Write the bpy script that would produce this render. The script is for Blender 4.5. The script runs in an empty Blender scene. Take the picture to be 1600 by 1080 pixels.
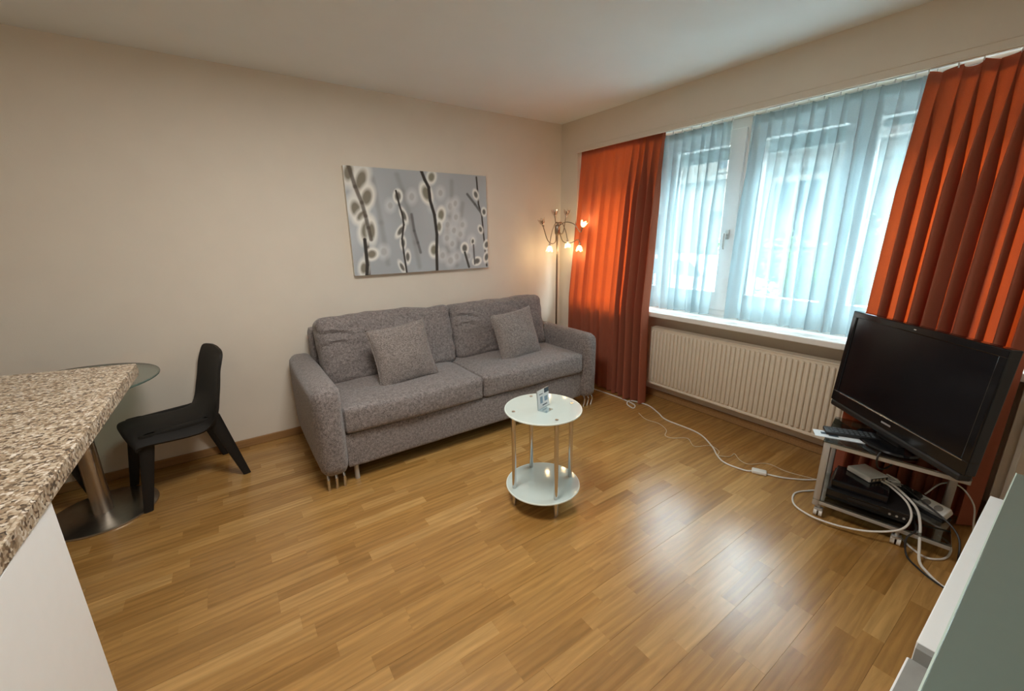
import bpy, bmesh, math, random
import numpy as np
from mathutils import Vector, Matrix, noise

random.seed(7)
SC = bpy.context.scene
COL = SC.collection
PI = math.pi
R = math.radians

# ------------------------------------------------------------------ camera
cam_d = bpy.data.cameras.new('camera')
cam = bpy.data.objects.new('camera', cam_d)
COL.objects.link(cam)
CR = [Vector((0.8203334, -0.5716939, -0.0148046)),
      Vector((-0.1594670, -0.2038080, -0.9659361)),
      Vector((0.5492025, 0.7947505, -0.2583568))]
CAMLOC = Vector((-2.8907, -3.2865, 1.4326))
mw = Matrix.Identity(4)
for i in range(3):
    mw[i][0] = CR[0][i]
    mw[i][1] = -CR[1][i]
    mw[i][2] = -CR[2][i]
    mw[i][3] = CAMLOC[i]
cam.matrix_world = mw
cam_d.sensor_width = 36.0
cam_d.lens = 36.0 * 643.16 / 1600.0
cam_d.clip_start = 0.02
cam_d.clip_end = 200
SC.camera = cam

# ------------------------------------------------------------------ world, light, exposure
SKY_STRENGTH = 28.0
KITCHEN_FILL_POWER = 3.0
ROOM_FILL_POWER = 24.0
EXPOSURE = 0.75
world = bpy.data.worlds.new('overcast_sky')
SC.world = world
world.use_nodes = True
wn = world.node_tree
wn.nodes.clear()
w_out = wn.nodes.new('ShaderNodeOutputWorld')
w_bg = wn.nodes.new('ShaderNodeBackground')
w_tc = wn.nodes.new('ShaderNodeTexCoord')
w_sep = wn.nodes.new('ShaderNodeSeparateXYZ')
w_ramp = wn.nodes.new('ShaderNodeValToRGB')
w_ramp.color_ramp.elements[0].position = 0.0
w_ramp.color_ramp.elements[0].color = (0.42, 0.48, 0.52, 1)
w_ramp.color_ramp.elements[1].position = 1.0
w_ramp.color_ramp.elements[1].color = (0.80, 0.95, 1.0, 1)
wn.links.new(w_tc.outputs['Generated'], w_sep.inputs[0])
wn.links.new(w_sep.outputs['Z'], w_ramp.inputs[0])
wn.links.new(w_ramp.outputs[0], w_bg.inputs['Color'])
w_bg.inputs['Strength'].default_value = SKY_STRENGTH
wn.links.new(w_bg.outputs[0], w_out.inputs['Surface'])


def area_light(name, loc, target, sx, sy, power, color, portal=False):
    d = bpy.data.lights.new(name, 'AREA')
    d.shape = 'RECTANGLE'
    d.size, d.size_y = sx, sy
    d.energy = power
    d.color = color
    o = bpy.data.objects.new(name, d)
    COL.objects.link(o)
    o.location = loc
    o.rotation_euler = (Vector(target) - Vector(loc)).to_track_quat('-Z', 'Y').to_euler()
    if portal:
        d.cycles.is_portal = True
    return o


area_light('sky_portal', (0.42, -1.65, 1.5), (-1, -1.65, 1.5), 2.9, 1.4, 1, (1, 1, 1), True)
# unseen fill lights added to brighten the room: mid-room and over the kitchen end
rl = area_light('room_fill_light', (-2.40, -1.90, 2.40), (-2.40, -1.90, 0), 0.6, 0.6, ROOM_FILL_POWER, (1.0, 0.98, 0.94))
area_light('kitchen_fill_light', (-3.9, -2.7, 2.40), (-3.9, -2.7, 0), 0.9, 0.9, KITCHEN_FILL_POWER, (1.0, 0.90, 0.78))

SC.view_settings.view_transform = 'Standard'
SC.view_settings.look = 'None'
SC.view_settings.gamma = 1.0
SC.view_settings.use_curve_mapping = False
SC.view_settings.exposure = EXPOSURE
SC.cycles.use_denoising = True
SC.cycles.max_bounces = 10
SC.cycles.diffuse_bounces = 6
SC.cycles.glossy_bounces = 5
SC.cycles.transmission_bounces = 6
SC.cycles.transparent_max_bounces = 32
SC.cycles.caustics_reflective = False
SC.cycles.caustics_refractive = False
SC.cycles.sample_clamp_indirect = 6.0


# ------------------------------------------------------------------ materials
def new_mat(name):
    m = bpy.data.materials.new(name)
    m.use_nodes = True
    nt = m.node_tree
    b = nt.nodes.get('Principled BSDF')
    return m, nt, b


def col4(c):
    return (c[0], c[1], c[2], 1.0)


def plain(name, color, rough=0.5, metal=0.0, spec=0.5, var=0.06, scale=30.0, bump=0.0, bump_scale=200.0, alpha=1.0,
          stretch=(1, 1, 1)):
    """Principled with a slight noise variation of colour and optional fine bump."""
    m, nt, b = new_mat(name)
    b.inputs['Roughness'].default_value = rough
    b.inputs['Metallic'].default_value = metal
    b.inputs['Specular IOR Level'].default_value = spec
    b.inputs['Alpha'].default_value = alpha
    tc = nt.nodes.new('ShaderNodeTexCoord')
    mp = nt.nodes.new('ShaderNodeMapping')
    mp.inputs['Scale'].default_value = stretch
    nt.links.new(tc.outputs['Object'], mp.inputs['Vector'])
    n = nt.nodes.new('ShaderNodeTexNoise')
    n.inputs['Scale'].default_value = scale
    n.inputs['Detail'].default_value = 4
    nt.links.new(mp.outputs[0], n.inputs['Vector'])
    rp = nt.nodes.new('ShaderNodeValToRGB')
    rp.color_ramp.elements[0].position = 0.3
    rp.color_ramp.elements[1].position = 0.7
    rp.color_ramp.elements[0].color = col4([max(0, c * (1 - var)) for c in color])
    rp.color_ramp.elements[1].color = col4([min(1, c * (1 + var)) for c in color])
    nt.links.new(n.outputs['Fac'], rp.inputs['Fac'])
    nt.links.new(rp.outputs[0], b.inputs['Base Color'])
    if bump > 0:
        n2 = nt.nodes.new('ShaderNodeTexNoise')
        n2.inputs['Scale'].default_value = bump_scale
        n2.inputs['Detail'].default_value = 3
        nt.links.new(mp.outputs[0], n2.inputs['Vector'])
        bp = nt.nodes.new('ShaderNodeBump')
        bp.inputs['Strength'].default_value = bump
        bp.inputs['Distance'].default_value = 0.002
        nt.links.new(n2.outputs['Fac'], bp.inputs['Height'])
        nt.links.new(bp.outputs[0], b.inputs['Normal'])
    return m


def oak(name):
    m, nt, b = new_mat(name)
    tc = nt.nodes.new('ShaderNodeTexCoord')
    oi = nt.nodes.new('ShaderNodeObjectInfo')
    off = nt.nodes.new('ShaderNodeVectorMath'); off.operation = 'SCALE'
    off.inputs[0].default_value = (37.0, 91.0, 53.0)
    nt.links.new(oi.outputs['Random'], off.inputs['Scale'])
    add = nt.nodes.new('ShaderNodeVectorMath'); add.operation = 'ADD'
    nt.links.new(tc.outputs['Object'], add.inputs[0])
    nt.links.new(off.outputs[0], add.inputs[1])
    mp = nt.nodes.new('ShaderNodeMapping')
    mp.inputs['Scale'].default_value = (2.2, 26.0, 26.0)
    nt.links.new(add.outputs[0], mp.inputs['Vector'])
    n1 = nt.nodes.new('ShaderNodeTexNoise')
    n1.inputs['Scale'].default_value = 1.6
    n1.inputs['Detail'].default_value = 6
    n1.inputs['Distortion'].default_value = 1.1
    nt.links.new(mp.outputs[0], n1.inputs['Vector'])
    wv = nt.nodes.new('ShaderNodeTexWave')
    wv.wave_type = 'RINGS'
    wv.inputs['Scale'].default_value = 0.9
    wv.inputs['Distortion'].default_value = 5.0
    wv.inputs['Detail'].default_value = 3
    mp2 = nt.nodes.new('ShaderNodeMapping')
    mp2.inputs['Scale'].default_value = (0.9, 13.0, 13.0)
    nt.links.new(add.outputs[0], mp2.inputs['Vector'])
    nt.links.new(mp2.outputs[0], wv.inputs['Vector'])
    rp = nt.nodes.new('ShaderNodeValToRGB')
    cr = rp.color_ramp
    cr.elements[0].position = 0.0
    cr.elements[0].color = (0.33, 0.165, 0.042, 1)
    cr.elements[1].position = 1.0
    cr.elements[1].color = (0.50, 0.285, 0.095, 1)
    e = cr.elements.new(0.2); e.color = (0.37, 0.19, 0.052, 1)
    e = cr.elements.new(0.75); e.color = (0.43, 0.23, 0.068, 1)
    nt.links.new(oi.outputs['Random'], rp.inputs['Fac'])
    g = nt.nodes.new('ShaderNodeMapRange')
    g.inputs['From Min'].default_value = 0.35
    g.inputs['From Max'].default_value = 0.70
    g.inputs['To Min'].default_value = 0.80
    g.inputs['To Max'].default_value = 1.10
    nt.links.new(n1.outputs['Fac'], g.inputs['Value'])
    g2 = nt.nodes.new('ShaderNodeMapRange')
    g2.inputs['To Min'].default_value = 0.91
    g2.inputs['To Max'].default_value = 1.04
    nt.links.new(wv.outputs['Fac'], g2.inputs['Value'])
    mul = nt.nodes.new('ShaderNodeMath'); mul.operation = 'MULTIPLY'
    nt.links.new(g.outputs[0], mul.inputs[0])
    nt.links.new(g2.outputs[0], mul.inputs[1])
    sc = nt.nodes.new('ShaderNodeVectorMath'); sc.operation = 'SCALE'
    nt.links.new(rp.outputs[0], sc.inputs[0])
    nt.links.new(mul.outputs[0], sc.inputs['Scale'])
    nt.links.new(sc.outputs[0], b.inputs['Base Color'])
    b.inputs['Roughness'].default_value = 0.26
    b.inputs['Specular IOR Level'].default_value = 0.9
    bp = nt.nodes.new('ShaderNodeBump')
    bp.inputs['Strength'].default_value = 0.08
    bp.inputs['Distance'].default_value = 0.001
    nt.links.new(n1.outputs['Fac'], bp.inputs['Height'])
    nt.links.new(bp.outputs[0], b.inputs['Normal'])
    return m


def granite(name):
    m, nt, b = new_mat(name)
    tc = nt.nodes.new('ShaderNodeTexCoord')
    v1 = nt.nodes.new('ShaderNodeTexVoronoi')
    v1.inputs['Scale'].default_value = 165
    v1.inputs['Randomness'].default_value = 1
    nt.links.new(tc.outputs['Object'], v1.inputs['Vector'])
    sep = nt.nodes.new('ShaderNodeSeparateXYZ')
    nt.links.new(v1.outputs['Color'], sep.inputs[0])
    n = nt.nodes.new('ShaderNodeTexNoise')
    n.inputs['Scale'].default_value = 45
    n.inputs['Detail'].default_value = 5
    nt.links.new(tc.outputs['Object'], n.inputs['Vector'])
    mx = nt.nodes.new('ShaderNodeMath'); mx.operation = 'ADD'
    mul = nt.nodes.new('ShaderNodeMath'); mul.operation = 'MULTIPLY'; mul.inputs[1].default_value = 0.62
    nt.links.new(sep.outputs[0], mul.inputs[0])
    mul2 = nt.nodes.new('ShaderNodeMath'); mul2.operation = 'MULTIPLY'; mul2.inputs[1].default_value = 0.45
    nt.links.new(n.outputs['Fac'], mul2.inputs[0])
    nt.links.new(mul.outputs[0], mx.inputs[0])
    nt.links.new(mul2.outputs[0], mx.inputs[1])
    rp = nt.nodes.new('ShaderNodeValToRGB')
    cr = rp.color_ramp
    cr.interpolation = 'LINEAR'
    cr.elements[0].position = 0.18; cr.elements[0].color = (0.05, 0.038, 0.03, 1)
    cr.elements[1].position = 0.90; cr.elements[1].color = (0.68, 0.62, 0.54, 1)
    for p, c in ((0.30, (0.11, 0.078, 0.052)), (0.42, (0.24, 0.17, 0.105)), (0.55, (0.36, 0.275, 0.185)), (0.72, (0.47, 0.39, 0.29))):
        e = cr.elements.new(p); e.color = col4(c)
    nt.links.new(mx.outputs[0], rp.inputs['Fac'])
    nt.links.new(rp.outputs[0], b.inputs['Base Color'])
    b.inputs['Roughness'].default_value = 0.32
    return m


def fabric(name, c1, c2, scale=420.0, bump=0.5, rough=0.95, stretch=(1, 1, 1), blotch=0.18, mid=26.0):
    m, nt, b = new_mat(name)
    tc = nt.nodes.new('ShaderNodeTexCoord')
    mp = nt.nodes.new('ShaderNodeMapping')
    mp.inputs['Scale'].default_value = stretch
    nt.links.new(tc.outputs['Object'], mp.inputs['Vector'])
    n = nt.nodes.new('ShaderNodeTexNoise')
    n.inputs['Scale'].default_value = scale
    n.inputs['Detail'].default_value = 3
    nt.links.new(mp.outputs[0], n.inputs['Vector'])
    n3 = nt.nodes.new('ShaderNodeTexNoise')
    n3.inputs['Scale'].default_value = mid
    n3.inputs['Detail'].default_value = 6
    nt.links.new(tc.outputs['Object'], n3.inputs['Vector'])
    a = nt.nodes.new('ShaderNodeMath'); a.operation = 'MULTIPLY_ADD'
    a.inputs[1].default_value = blotch * 2.2
    nt.links.new(n3.outputs['Fac'], a.inputs[0])
    s = nt.nodes.new('ShaderNodeMath'); s.operation = 'SUBTRACT'; s.inputs[1].default_value = blotch * 1.1
    nt.links.new(n.outputs['Fac'], s.inputs[0])
    nt.links.new(s.outputs[0], a.inputs[2])
    rp = nt.nodes.new('ShaderNodeValToRGB')
    rp.color_ramp.elements[0].position = 0.36
    rp.color_ramp.elements[1].position = 0.66
    rp.color_ramp.elements[0].color = col4(c1)
    rp.color_ramp.elements[1].color = col4(c2)
    nt.links.new(a.outputs[0], rp.inputs['Fac'])
    nt.links.new(rp.outputs[0], b.inputs['Base Color'])
    b.inputs['Roughness'].default_value = rough
    b.inputs['Specular IOR Level'].default_value = 0.15
    b.inputs['Sheen Weight'].default_value = 0.25
    b.inputs['Sheen Roughness'].default_value = 0.5
    bp = nt.nodes.new('ShaderNodeBump')
    bp.inputs['Strength'].default_value = bump
    bp.inputs['Distance'].default_value = 0.002
    nt.links.new(n.outputs['Fac'], bp.inputs['Height'])
    nt.links.new(bp.outputs[0], b.inputs['Normal'])
    return m


def cloth_translucent(name, diff, trans, fac_trans, fac_clear=0.0, weave=900.0):
    m = bpy.data.materials.new(name)
    m.use_nodes = True
    nt = m.node_tree
    nt.nodes.clear()
    out = nt.nodes.new('ShaderNodeOutputMaterial')
    tc = nt.nodes.new('ShaderNodeTexCoord')
    n = nt.nodes.new('ShaderNodeTexNoise')
    n.inputs['Scale'].default_value = weave
    n.inputs['Detail'].default_value = 2
    nt.links.new(tc.outputs['Object'], n.inputs['Vector'])
    mr = nt.nodes.new('ShaderNodeMapRange')
    mr.inputs['From Min'].default_value = 0.3
    mr.inputs['From Max'].default_value = 0.7
    mr.inputs['To Min'].default_value = 0.82
    mr.inputs['To Max'].default_value = 1.15
    nt.links.new(n.outputs['Fac'], mr.inputs['Value'])

    def tint(c):
        s = nt.nodes.new('ShaderNodeVectorMath'); s.operation = 'SCALE'
        s.inputs[0].default_value = c
        nt.links.new(mr.outputs[0], s.inputs['Scale'])
        return s.outputs[0]
    d = nt.nodes.new('ShaderNodeBsdfDiffuse')
    nt.links.new(tint(diff), d.inputs['Color'])
    t = nt.nodes.new('ShaderNodeBsdfTranslucent')
    nt.links.new(tint(trans), t.inputs['Color'])
    mx = nt.nodes.new('ShaderNodeMixShader')
    mx.inputs['Fac'].default_value = fac_trans
    nt.links.new(d.outputs[0], mx.inputs[1])
    nt.links.new(t.outputs[0], mx.inputs[2])
    last = mx
    if fac_clear > 0:
        c = nt.nodes.new('ShaderNodeBsdfTransparent')
        m2 = nt.nodes.new('ShaderNodeMixShader')
        m2.inputs['Fac'].default_value = fac_clear
        nt.links.new(mx.outputs[0], m2.inputs[1])
        nt.links.new(c.outputs[0], m2.inputs[2])
        last = m2
    nt.links.new(last.outputs[0], out.inputs['Surface'])
    return m


def thin_glass(name, tint=(1, 1, 1), gloss=0.07, rough=0.0):
    m = bpy.data.materials.new(name)
    m.use_nodes = True
    nt = m.node_tree
    nt.nodes.clear()
    out = nt.nodes.new('ShaderNodeOutputMaterial')
    t = nt.nodes.new('ShaderNodeBsdfTransparent')
    t.inputs['Color'].default_value = col4(tint)
    g = nt.nodes.new('ShaderNodeBsdfGlossy')
    g.inputs['Roughness'].default_value = rough
    lw = nt.nodes.new('ShaderNodeLayerWeight')
    lw.inputs['Blend'].default_value = 0.25
    mr = nt.nodes.new('ShaderNodeMapRange')
    mr.inputs['To Min'].default_value = gloss * 0.5
    mr.inputs['To Max'].default_value = min(1, gloss * 7)
    nt.links.new(lw.outputs['Facing'], mr.inputs['Value'])
    mx = nt.nodes.new('ShaderNodeMixShader')
    nt.links.new(mr.outputs[0], mx.inputs['Fac'])
    nt.links.new(t.outputs[0], mx.inputs[1])
    nt.links.new(g.outputs[0], mx.inputs[2])
    nt.links.new(mx.outputs[0], out.inputs['Surface'])
    return m


def glow(name, color, strength):
    m = bpy.data.materials.new(name)
    m.use_nodes = True
    nt = m.node_tree
    nt.nodes.clear()
    out = nt.nodes.new('ShaderNodeOutputMaterial')
    e = nt.nodes.new('ShaderNodeEmission')
    e.inputs['Color'].default_value = col4(color)
    e.inputs['Strength'].default_value = strength
    nt.links.new(e.outputs[0], out.inputs['Surface'])
    return m


M = {}
M['wall'] = plain('wall_paint', (0.76, 0.69, 0.59), 0.85, spec=0.2, var=0.015, scale=6, bump=0.25, bump_scale=260)
M['ceiling'] = plain('ceiling_paint', (0.83, 0.87, 0.87), 0.9, spec=0.1, var=0.01, scale=5, bump=0.15, bump_scale=260)
M['white'] = plain('white_lacquer', (0.80, 0.81, 0.80), 0.4, var=0.01)
M['pvc'] = plain('window_frame_white', (0.86, 0.87, 0.87), 0.35, var=0.01)
M['sill'] = plain('sill_white', (0.80, 0.79, 0.76), 0.35, var=0.02)
M['oak'] = oak('oak_laminate')
M['subfloor'] = plain('subfloor_dark', (0.12, 0.07, 0.03), 0.8)
M['skirting'] = plain('skirting_oak', (0.33, 0.18, 0.07), 0.45, var=0.15, scale=12, stretch=(0.4, 8, 8))
M['granite'] = granite('granite_laminate')
M['sofa'] = fabric('sofa_chenille', (0.10, 0.085, 0.08), (0.32, 0.28, 0.266), 260, 0.9, stretch=(1.5, 1, .8), blotch=0.22, mid=70.0)
M['pillow'] = fabric('pillow_weave', (0.10, 0.083, 0.076), (0.34, 0.295, 0.27), 240, 0.8, stretch=(0.45, 1, 1.6), blotch=0.08, mid=60.0)
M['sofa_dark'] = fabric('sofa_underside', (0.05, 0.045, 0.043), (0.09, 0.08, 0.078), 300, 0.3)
M['orange'] = cloth_translucent('orange_curtain_cloth', (0.36, 0.125, 0.075), (0.78, 0.085, 0.010), 0.20)
M['orange_tape'] = cloth_translucent('orange_heading_tape', (0.45, 0.13, 0.06), (0.6, 0.12, 0.03), 0.25)
M['sheer'] = cloth_translucent('sheer_voile', (0.50, 0.57, 0.59), (0.31, 0.43, 0.47), 0.55, 0.30)
M['sheer_tape'] = cloth_translucent('sheer_heading_tape', (0.78, 0.82, 0.82), (0.72, 0.8, 0.82), 0.55, 0.2)
M['pane'] = thin_glass('window_glass', (0.95, 0.98, 0.98), 0.06)
M['radiator'] = plain('radiator_enamel', (0.72, 0.64, 0.52), 0.4, var=0.015)
M['chrome'] = plain('chrome', (0.62, 0.61, 0.60), 0.16, 1.0, var=0.02)
M['steel'] = plain('brushed_steel', (0.50, 0.46, 0.41), 0.30, 1.0, var=0.06, scale=40, stretch=(1, 1, 0.1))
M['lampmetal'] = plain('satin_nickel', (0.30, 0.255, 0.205), 0.32, 1.0, var=0.05)
M['silver'] = plain('silver_paint', (0.50, 0.49, 0.47), 0.4, 0.6, var=0.02)
M['frost'] = plain('frosted_glass', (0.54, 0.61, 0.57), 0.06, spec=0.6, var=0.01, alpha=0.93)
M['frost_rim'] = plain('frosted_glass_rim', (0.75, 0.82, 0.76), 0.15, spec=0.6, var=0.01)
M['sage'] = plain('sage_glass_top', (0.14, 0.18, 0.155), 0.22, spec=0.6, var=0.01)
M['sage_rim'] = plain('sage_glass_rim', (0.62, 0.75, 0.68), 0.2, var=0.01)
M['clear_green'] = thin_glass('clear_green_glass', (0.62, 0.72, 0.68), 0.12)
M['stand_glass'] = thin_glass('smoked_stand_glass', (0.55, 0.60, 0.57), 0.16)
M['blackplastic'] = plain('black_plastic', (0.012, 0.011, 0.011), 0.5, var=0.1)
M['chair'] = plain('chair_black_composite', (0.012, 0.010, 0.008), 0.6, spec=0.3, var=0.2, scale=300, bump=0.2, bump_scale=500)
M['gloss_black'] = plain('gloss_black', (0.008, 0.008, 0.009), 0.12, var=0.05)
M['screen'] = plain('tv_screen', (0.006, 0.006, 0.008), 0.16, spec=0.5, var=0.02)
M['whiteplastic'] = plain('white_plastic', (0.74, 0.73, 0.69), 0.4, var=0.02)
M['socket'] = plain('socket_grey', (0.30, 0.28, 0.25), 0.5)
M['cable'] = plain('white_cable', (0.72, 0.69, 0.63), 0.5, var=0.03)
M['cable_clear'] = plain('clear_cable', (0.62, 0.50, 0.34), 0.35, var=0.05)
M['cable_black'] = plain('black_cable', (0.02, 0.018, 0.017), 0.5)
M['paper'] = plain('white_card', (0.80, 0.84, 0.86), 0.5, var=0.02)
M['ink'] = plain('printed_ink', (0.06, 0.09, 0.12), 0.5)
M['inkblue'] = plain('printed_blue', (0.25, 0.36, 0.46), 0.5)
M['acrylic'] = thin_glass('clear_acrylic', (0.92, 0.96, 0.97), 0.15)
M['bulb_on'] = glow('lit_bulb', (1.0, 0.78, 0.42), 9.0)
M['bulb_off'] = thin_glass('unlit_glass', (0.85, 0.80, 0.76), 0.35)
M['shade_on'] = cloth_translucent('lit_frosted_glass', (0.8, 0.75, 0.6), (0.9, 0.82, 0.62), 0.6, 0.35)
M['canvas_edge'] = plain('canvas_side', (0.70, 0.66, 0.58), 0.8)
M['plaster'] = plain('facade_plaster', (0.17, 0.16, 0.14), 0.9, var=0.05, scale=2)
M['stone'] = plain('facade_stone', (0.12, 0.12, 0.112), 0.9, var=0.12, scale=3)
M['asphalt'] = plain('pale_concrete_paving', (0.42, 0.43, 0.43), 0.9, var=0.1, scale=8)
M['greystrip'] = plain('grey_edge_strip', (0.27, 0.265, 0.245), 0.5)
M['road'] = plain('road_asphalt', (0.07, 0.07, 0.072), 0.9, var=0.1, scale=8)
M['darkglass'] = plain('far_window_glass', (0.05, 0.07, 0.09), 0.1)
M['leaf'] = plain('shrub_leaf', (0.11, 0.27, 0.07), 0.6, var=0.35, scale=3)
M['bark'] = plain('bark', (0.10, 0.07, 0.05), 0.9)
M['carpaint'] = plain('white_car_paint', (0.70, 0.71, 0.72), 0.25)
M['tyre'] = plain('tyre_rubber', (0.02, 0.02, 0.02), 0.8)
M['blind'] = plain('outer_blind_grey', (0.20, 0.23, 0.22), 0.5)


# ------------------------------------------------------------------ object helpers
ORIGIN = {}


def props(o, label=None, cat=None, group=None, kind=None):
    if label: o['label'] = label
    if cat: o['category'] = cat
    if group: o['group'] = group
    if kind: o['kind'] = kind
    return o


def thing(name, loc, label, cat, group=None, rotz=0.0):
    o = bpy.data.objects.new(name, None)
    o.empty_display_size = 0.05
    COL.objects.link(o)
    o.location = loc
    o.rotation_euler = (0, 0, rotz)
    ORIGIN[o.name] = (Vector(loc), rotz)
    return props(o, label, cat, group)


def root_of(p):
    while p.parent is not None:
        p = p.parent
    return p


def obj(name, bm, mat, parent=None, smooth=True, local=False, auto=35, recalc=True):
    if parent is not None and not local:
        r = root_of(parent)
        loc, rz = ORIGIN.get(r.name, (Vector((0, 0, 0)), 0))
        bmesh.ops.transform(bm, matrix=(Matrix.Translation(loc) @ Matrix.Rotation(rz, 4, 'Z')).inverted(), verts=bm.verts)
    if recalc and len(bm.faces):
        bmesh.ops.recalc_face_normals(bm, faces=bm.faces)
    if smooth:
        a = R(auto)
        for f in bm.faces:
            f.smooth = True
        for e in bm.edges:
            if len(e.link_faces) == 2 and e.calc_face_angle(0) > a:
                e.smooth = False
    me = bpy.data.meshes.new(name)
    bm.to_mesh(me)
    bm.free()
    if mat is not None:
        for k in (mat if isinstance(mat, (list, tuple)) else [mat]):
            me.materials.append(k)
    o = bpy.data.objects.new(name, me)
    COL.objects.link(o)
    if parent is not None:
        o.parent = parent
    return o


def add_box(bm, x0, x1, y0, y1, z0, z1, bevel=0.0, seg=2, mtx=None):
    x0, x1 = min(x0, x1), max(x0, x1)
    y0, y1 = min(y0, y1), max(y0, y1)
    z0, z1 = min(z0, z1), max(z0, z1)
    t = bmesh.new()
    v = [t.verts.new((x, y, z)) for x in (x0, x1) for y in (y0, y1) for z in (z0, z1)]
    for f in ((0, 1, 3, 2), (4, 6, 7, 5), (0, 4, 5, 1), (2, 3, 7, 6), (0, 2, 6, 4), (1, 5, 7, 3)):
        t.faces.new([v[i] for i in f])
    if bevel > 0:
        bmesh.ops.bevel(t, geom=t.edges[:], offset=bevel, segments=seg, profile=0.5, affect='EDGES')
    if mtx is not None:
        bmesh.ops.transform(t, matrix=mtx, verts=t.verts)
    merge(bm, t)


def merge(bm, t):
    me = bpy.data.meshes.new('tmp')
    t.to_mesh(me)
    t.free()
    bm.from_mesh(me)
    bpy.data.meshes.remove(me)


def box(*a, **k):
    bm = bmesh.new()
    add_box(bm, *a, **k)
    return bm


def add_cyl(bm, p0, p1, r0, r1=None, n=16, cap=True):
    r1 = r0 if r1 is None else r1
    add_tube(bm, [p0, p1], [r0, r1], n, cap)


def add_tube(bm, pts, rad, n=10, cap=True):
    pts = [Vector(p) for p in pts]
    if not isinstance(rad, (list, tuple)):
        rad = [rad] * len(pts)
    rings = []
    up = None
    for i, p in enumerate(pts):
        a = pts[max(i - 1, 0)]
        b = pts[min(i + 1, len(pts) - 1)]
        d = (b - a).normalized()
        if up is None:
            up = Vector((0, 0, 1)) if abs(d.z) < 0.9 else Vector((1, 0, 0))
        s = d.cross(up)
        if s.length < 1e-5:
            s = d.cross(Vector((0.3, 1, 0.2)))
        s.normalize()
        u = s.cross(d).normalized()
        up = u
        rings.append([bm.verts.new(p + rad[i] * (math.cos(2 * PI * k / n) * s + math.sin(2 * PI * k / n) * u)) for k in range(n)])
    for i in range(len(rings) - 1):
        for k in range(n):
            bm.faces.new((rings[i][k], rings[i][(k + 1) % n], rings[i + 1][(k + 1) % n], rings[i + 1][k]))
    if cap:
        bm.faces.new(rings[0][::-1])
        bm.faces.new(rings[-1])


def add_lathe(bm, prof, c, n=32, axis_m=None):
    """prof: list of (radius, height); c: centre."""
    c = Vector(c)
    am = axis_m or Matrix.Identity(3)
    rings = []
    for r, h in prof:
        if r < 1e-6:
            rings.append([bm.verts.new(c + am @ Vector((0, 0, h)))])
        else:
            rings.append([bm.verts.new(c + am @ Vector((r * math.cos(2 * PI * k / n), r * math.sin(2 * PI * k / n), h))) for k in range(n)])
    for a, b in zip(rings, rings[1:]):
        for k in range(n):
            k2 = (k + 1) % n
            if len(a) == 1 and len(b) == 1:
                continue
            if len(a) == 1:
                bm.faces.new((a[0], b[k2], b[k]))
            elif len(b) == 1:
                bm.faces.new((a[k], a[k2], b[0]))
            else:
                bm.faces.new((a[k], a[k2], b[k2], b[k]))


def smooth_path(pts, sub=8):
    """Catmull-Rom through points."""
    P = [Vector(p) for p in pts]
    out = []
    for i in range(len(P) - 1):
        p0 = P[i - 1] if i > 0 else P[i] * 2 - P[i + 1]
        p1, p2 = P[i], P[i + 1]
        p3 = P[i + 2] if i + 2 < len(P) else P[i + 1] * 2 - P[i]
        for k in range(sub):
            t = k / sub
            out.append(0.5 * ((2 * p1) + (p2 - p0) * t + (2 * p0 - 5 * p1 + 4 * p2 - p3) * t * t + (3 * p1 - p0 - 3 * p2 + p3) * t ** 3))
    out.append(P[-1])
    return out


def add_extrude(bm, poly, z0, z1):
    lo = [bm.verts.new((x, y, z0)) for x, y in poly]
    hi = [bm.verts.new((x, y, z1)) for x, y in poly]
    bm.faces.new(lo[::-1])
    bm.faces.new(hi)
    n = len(poly)
    for i in range(n):
        bm.faces.new((lo[i], lo[(i + 1) % n], hi[(i + 1) % n], hi[i]))


def soft_box(sx, sy, sz, r, cuts=12, bulge=(0, 0, 0), wrinkle=0.0, wscale=6.0, seed=0.0):
    """Rounded upholstered block centred on the origin."""
    t = bmesh.new()
    bmesh.ops.create_cube(t, size=1.0)
    bmesh.ops.subdivide_edges(t, edges=t.edges[:], cuts=cuts, use_grid_fill=True)
    h = Vector((sx / 2, sy / 2, sz / 2))
    for v in t.verts:
        # concentrate vertices near the edges so that the rounding is smooth
        u = Vector([math.copysign(abs(c * 2) ** 0.8, c) for c in v.co])
        p = Vector((u.x * h.x, u.y * h.y, u.z * h.z))
        q = Vector([max(-(h[i] - r), min(h[i] - r, p[i])) for i in range(3)])
        d = p - q
        if d.length > 1e-9:
            # direction on a rounded corner
            p = q + d.normalized() * r
        n = Vector((0, 0, 0))
        e = [1 - min(1, abs(u[i])) ** 2 for i in range(3)]
        p.x += math.copysign(bulge[0], u.x) * e[1] * e[2] * abs(u.x) ** 3
        p.y += math.copysign(bulge[1], u.y) * e[0] * e[2] * abs(u.y) ** 3
        p.z += math.copysign(bulge[2], u.z) * e[0] * e[1] * abs(u.z) ** 3
        if wrinkle:
            k = noise.noise(Vector((p.x * wscale + seed, p.y * wscale, p.z * wscale * 1.7 + seed)))
            k2 = noise.noise(Vector((p.x * wscale * 2.7 + seed, p.y * wscale * 2, p.z * wscale * 4 - seed)))
            p += (p - q * 0.6).normalized() * (wrinkle * (k + 0.5 * k2))
        v.co = p
    return t


def xform(bm, m):
    bmesh.ops.transform(bm, matrix=m, verts=bm.verts)
    return bm


def T(x, y, z):
    return Matrix.Translation((x, y, z))


def RX(a): return Matrix.Rotation(a, 4, 'X')
def RY(a): return Matrix.Rotation(a, 4, 'Y')
def RZ(a): return Matrix.Rotation(a, 4, 'Z')


# ================================================================== STRUCTURE
RX0, RY0, H = -5.2, -3.72, 2.45          # far-left wall, wall behind the sideboard, ceiling height


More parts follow.
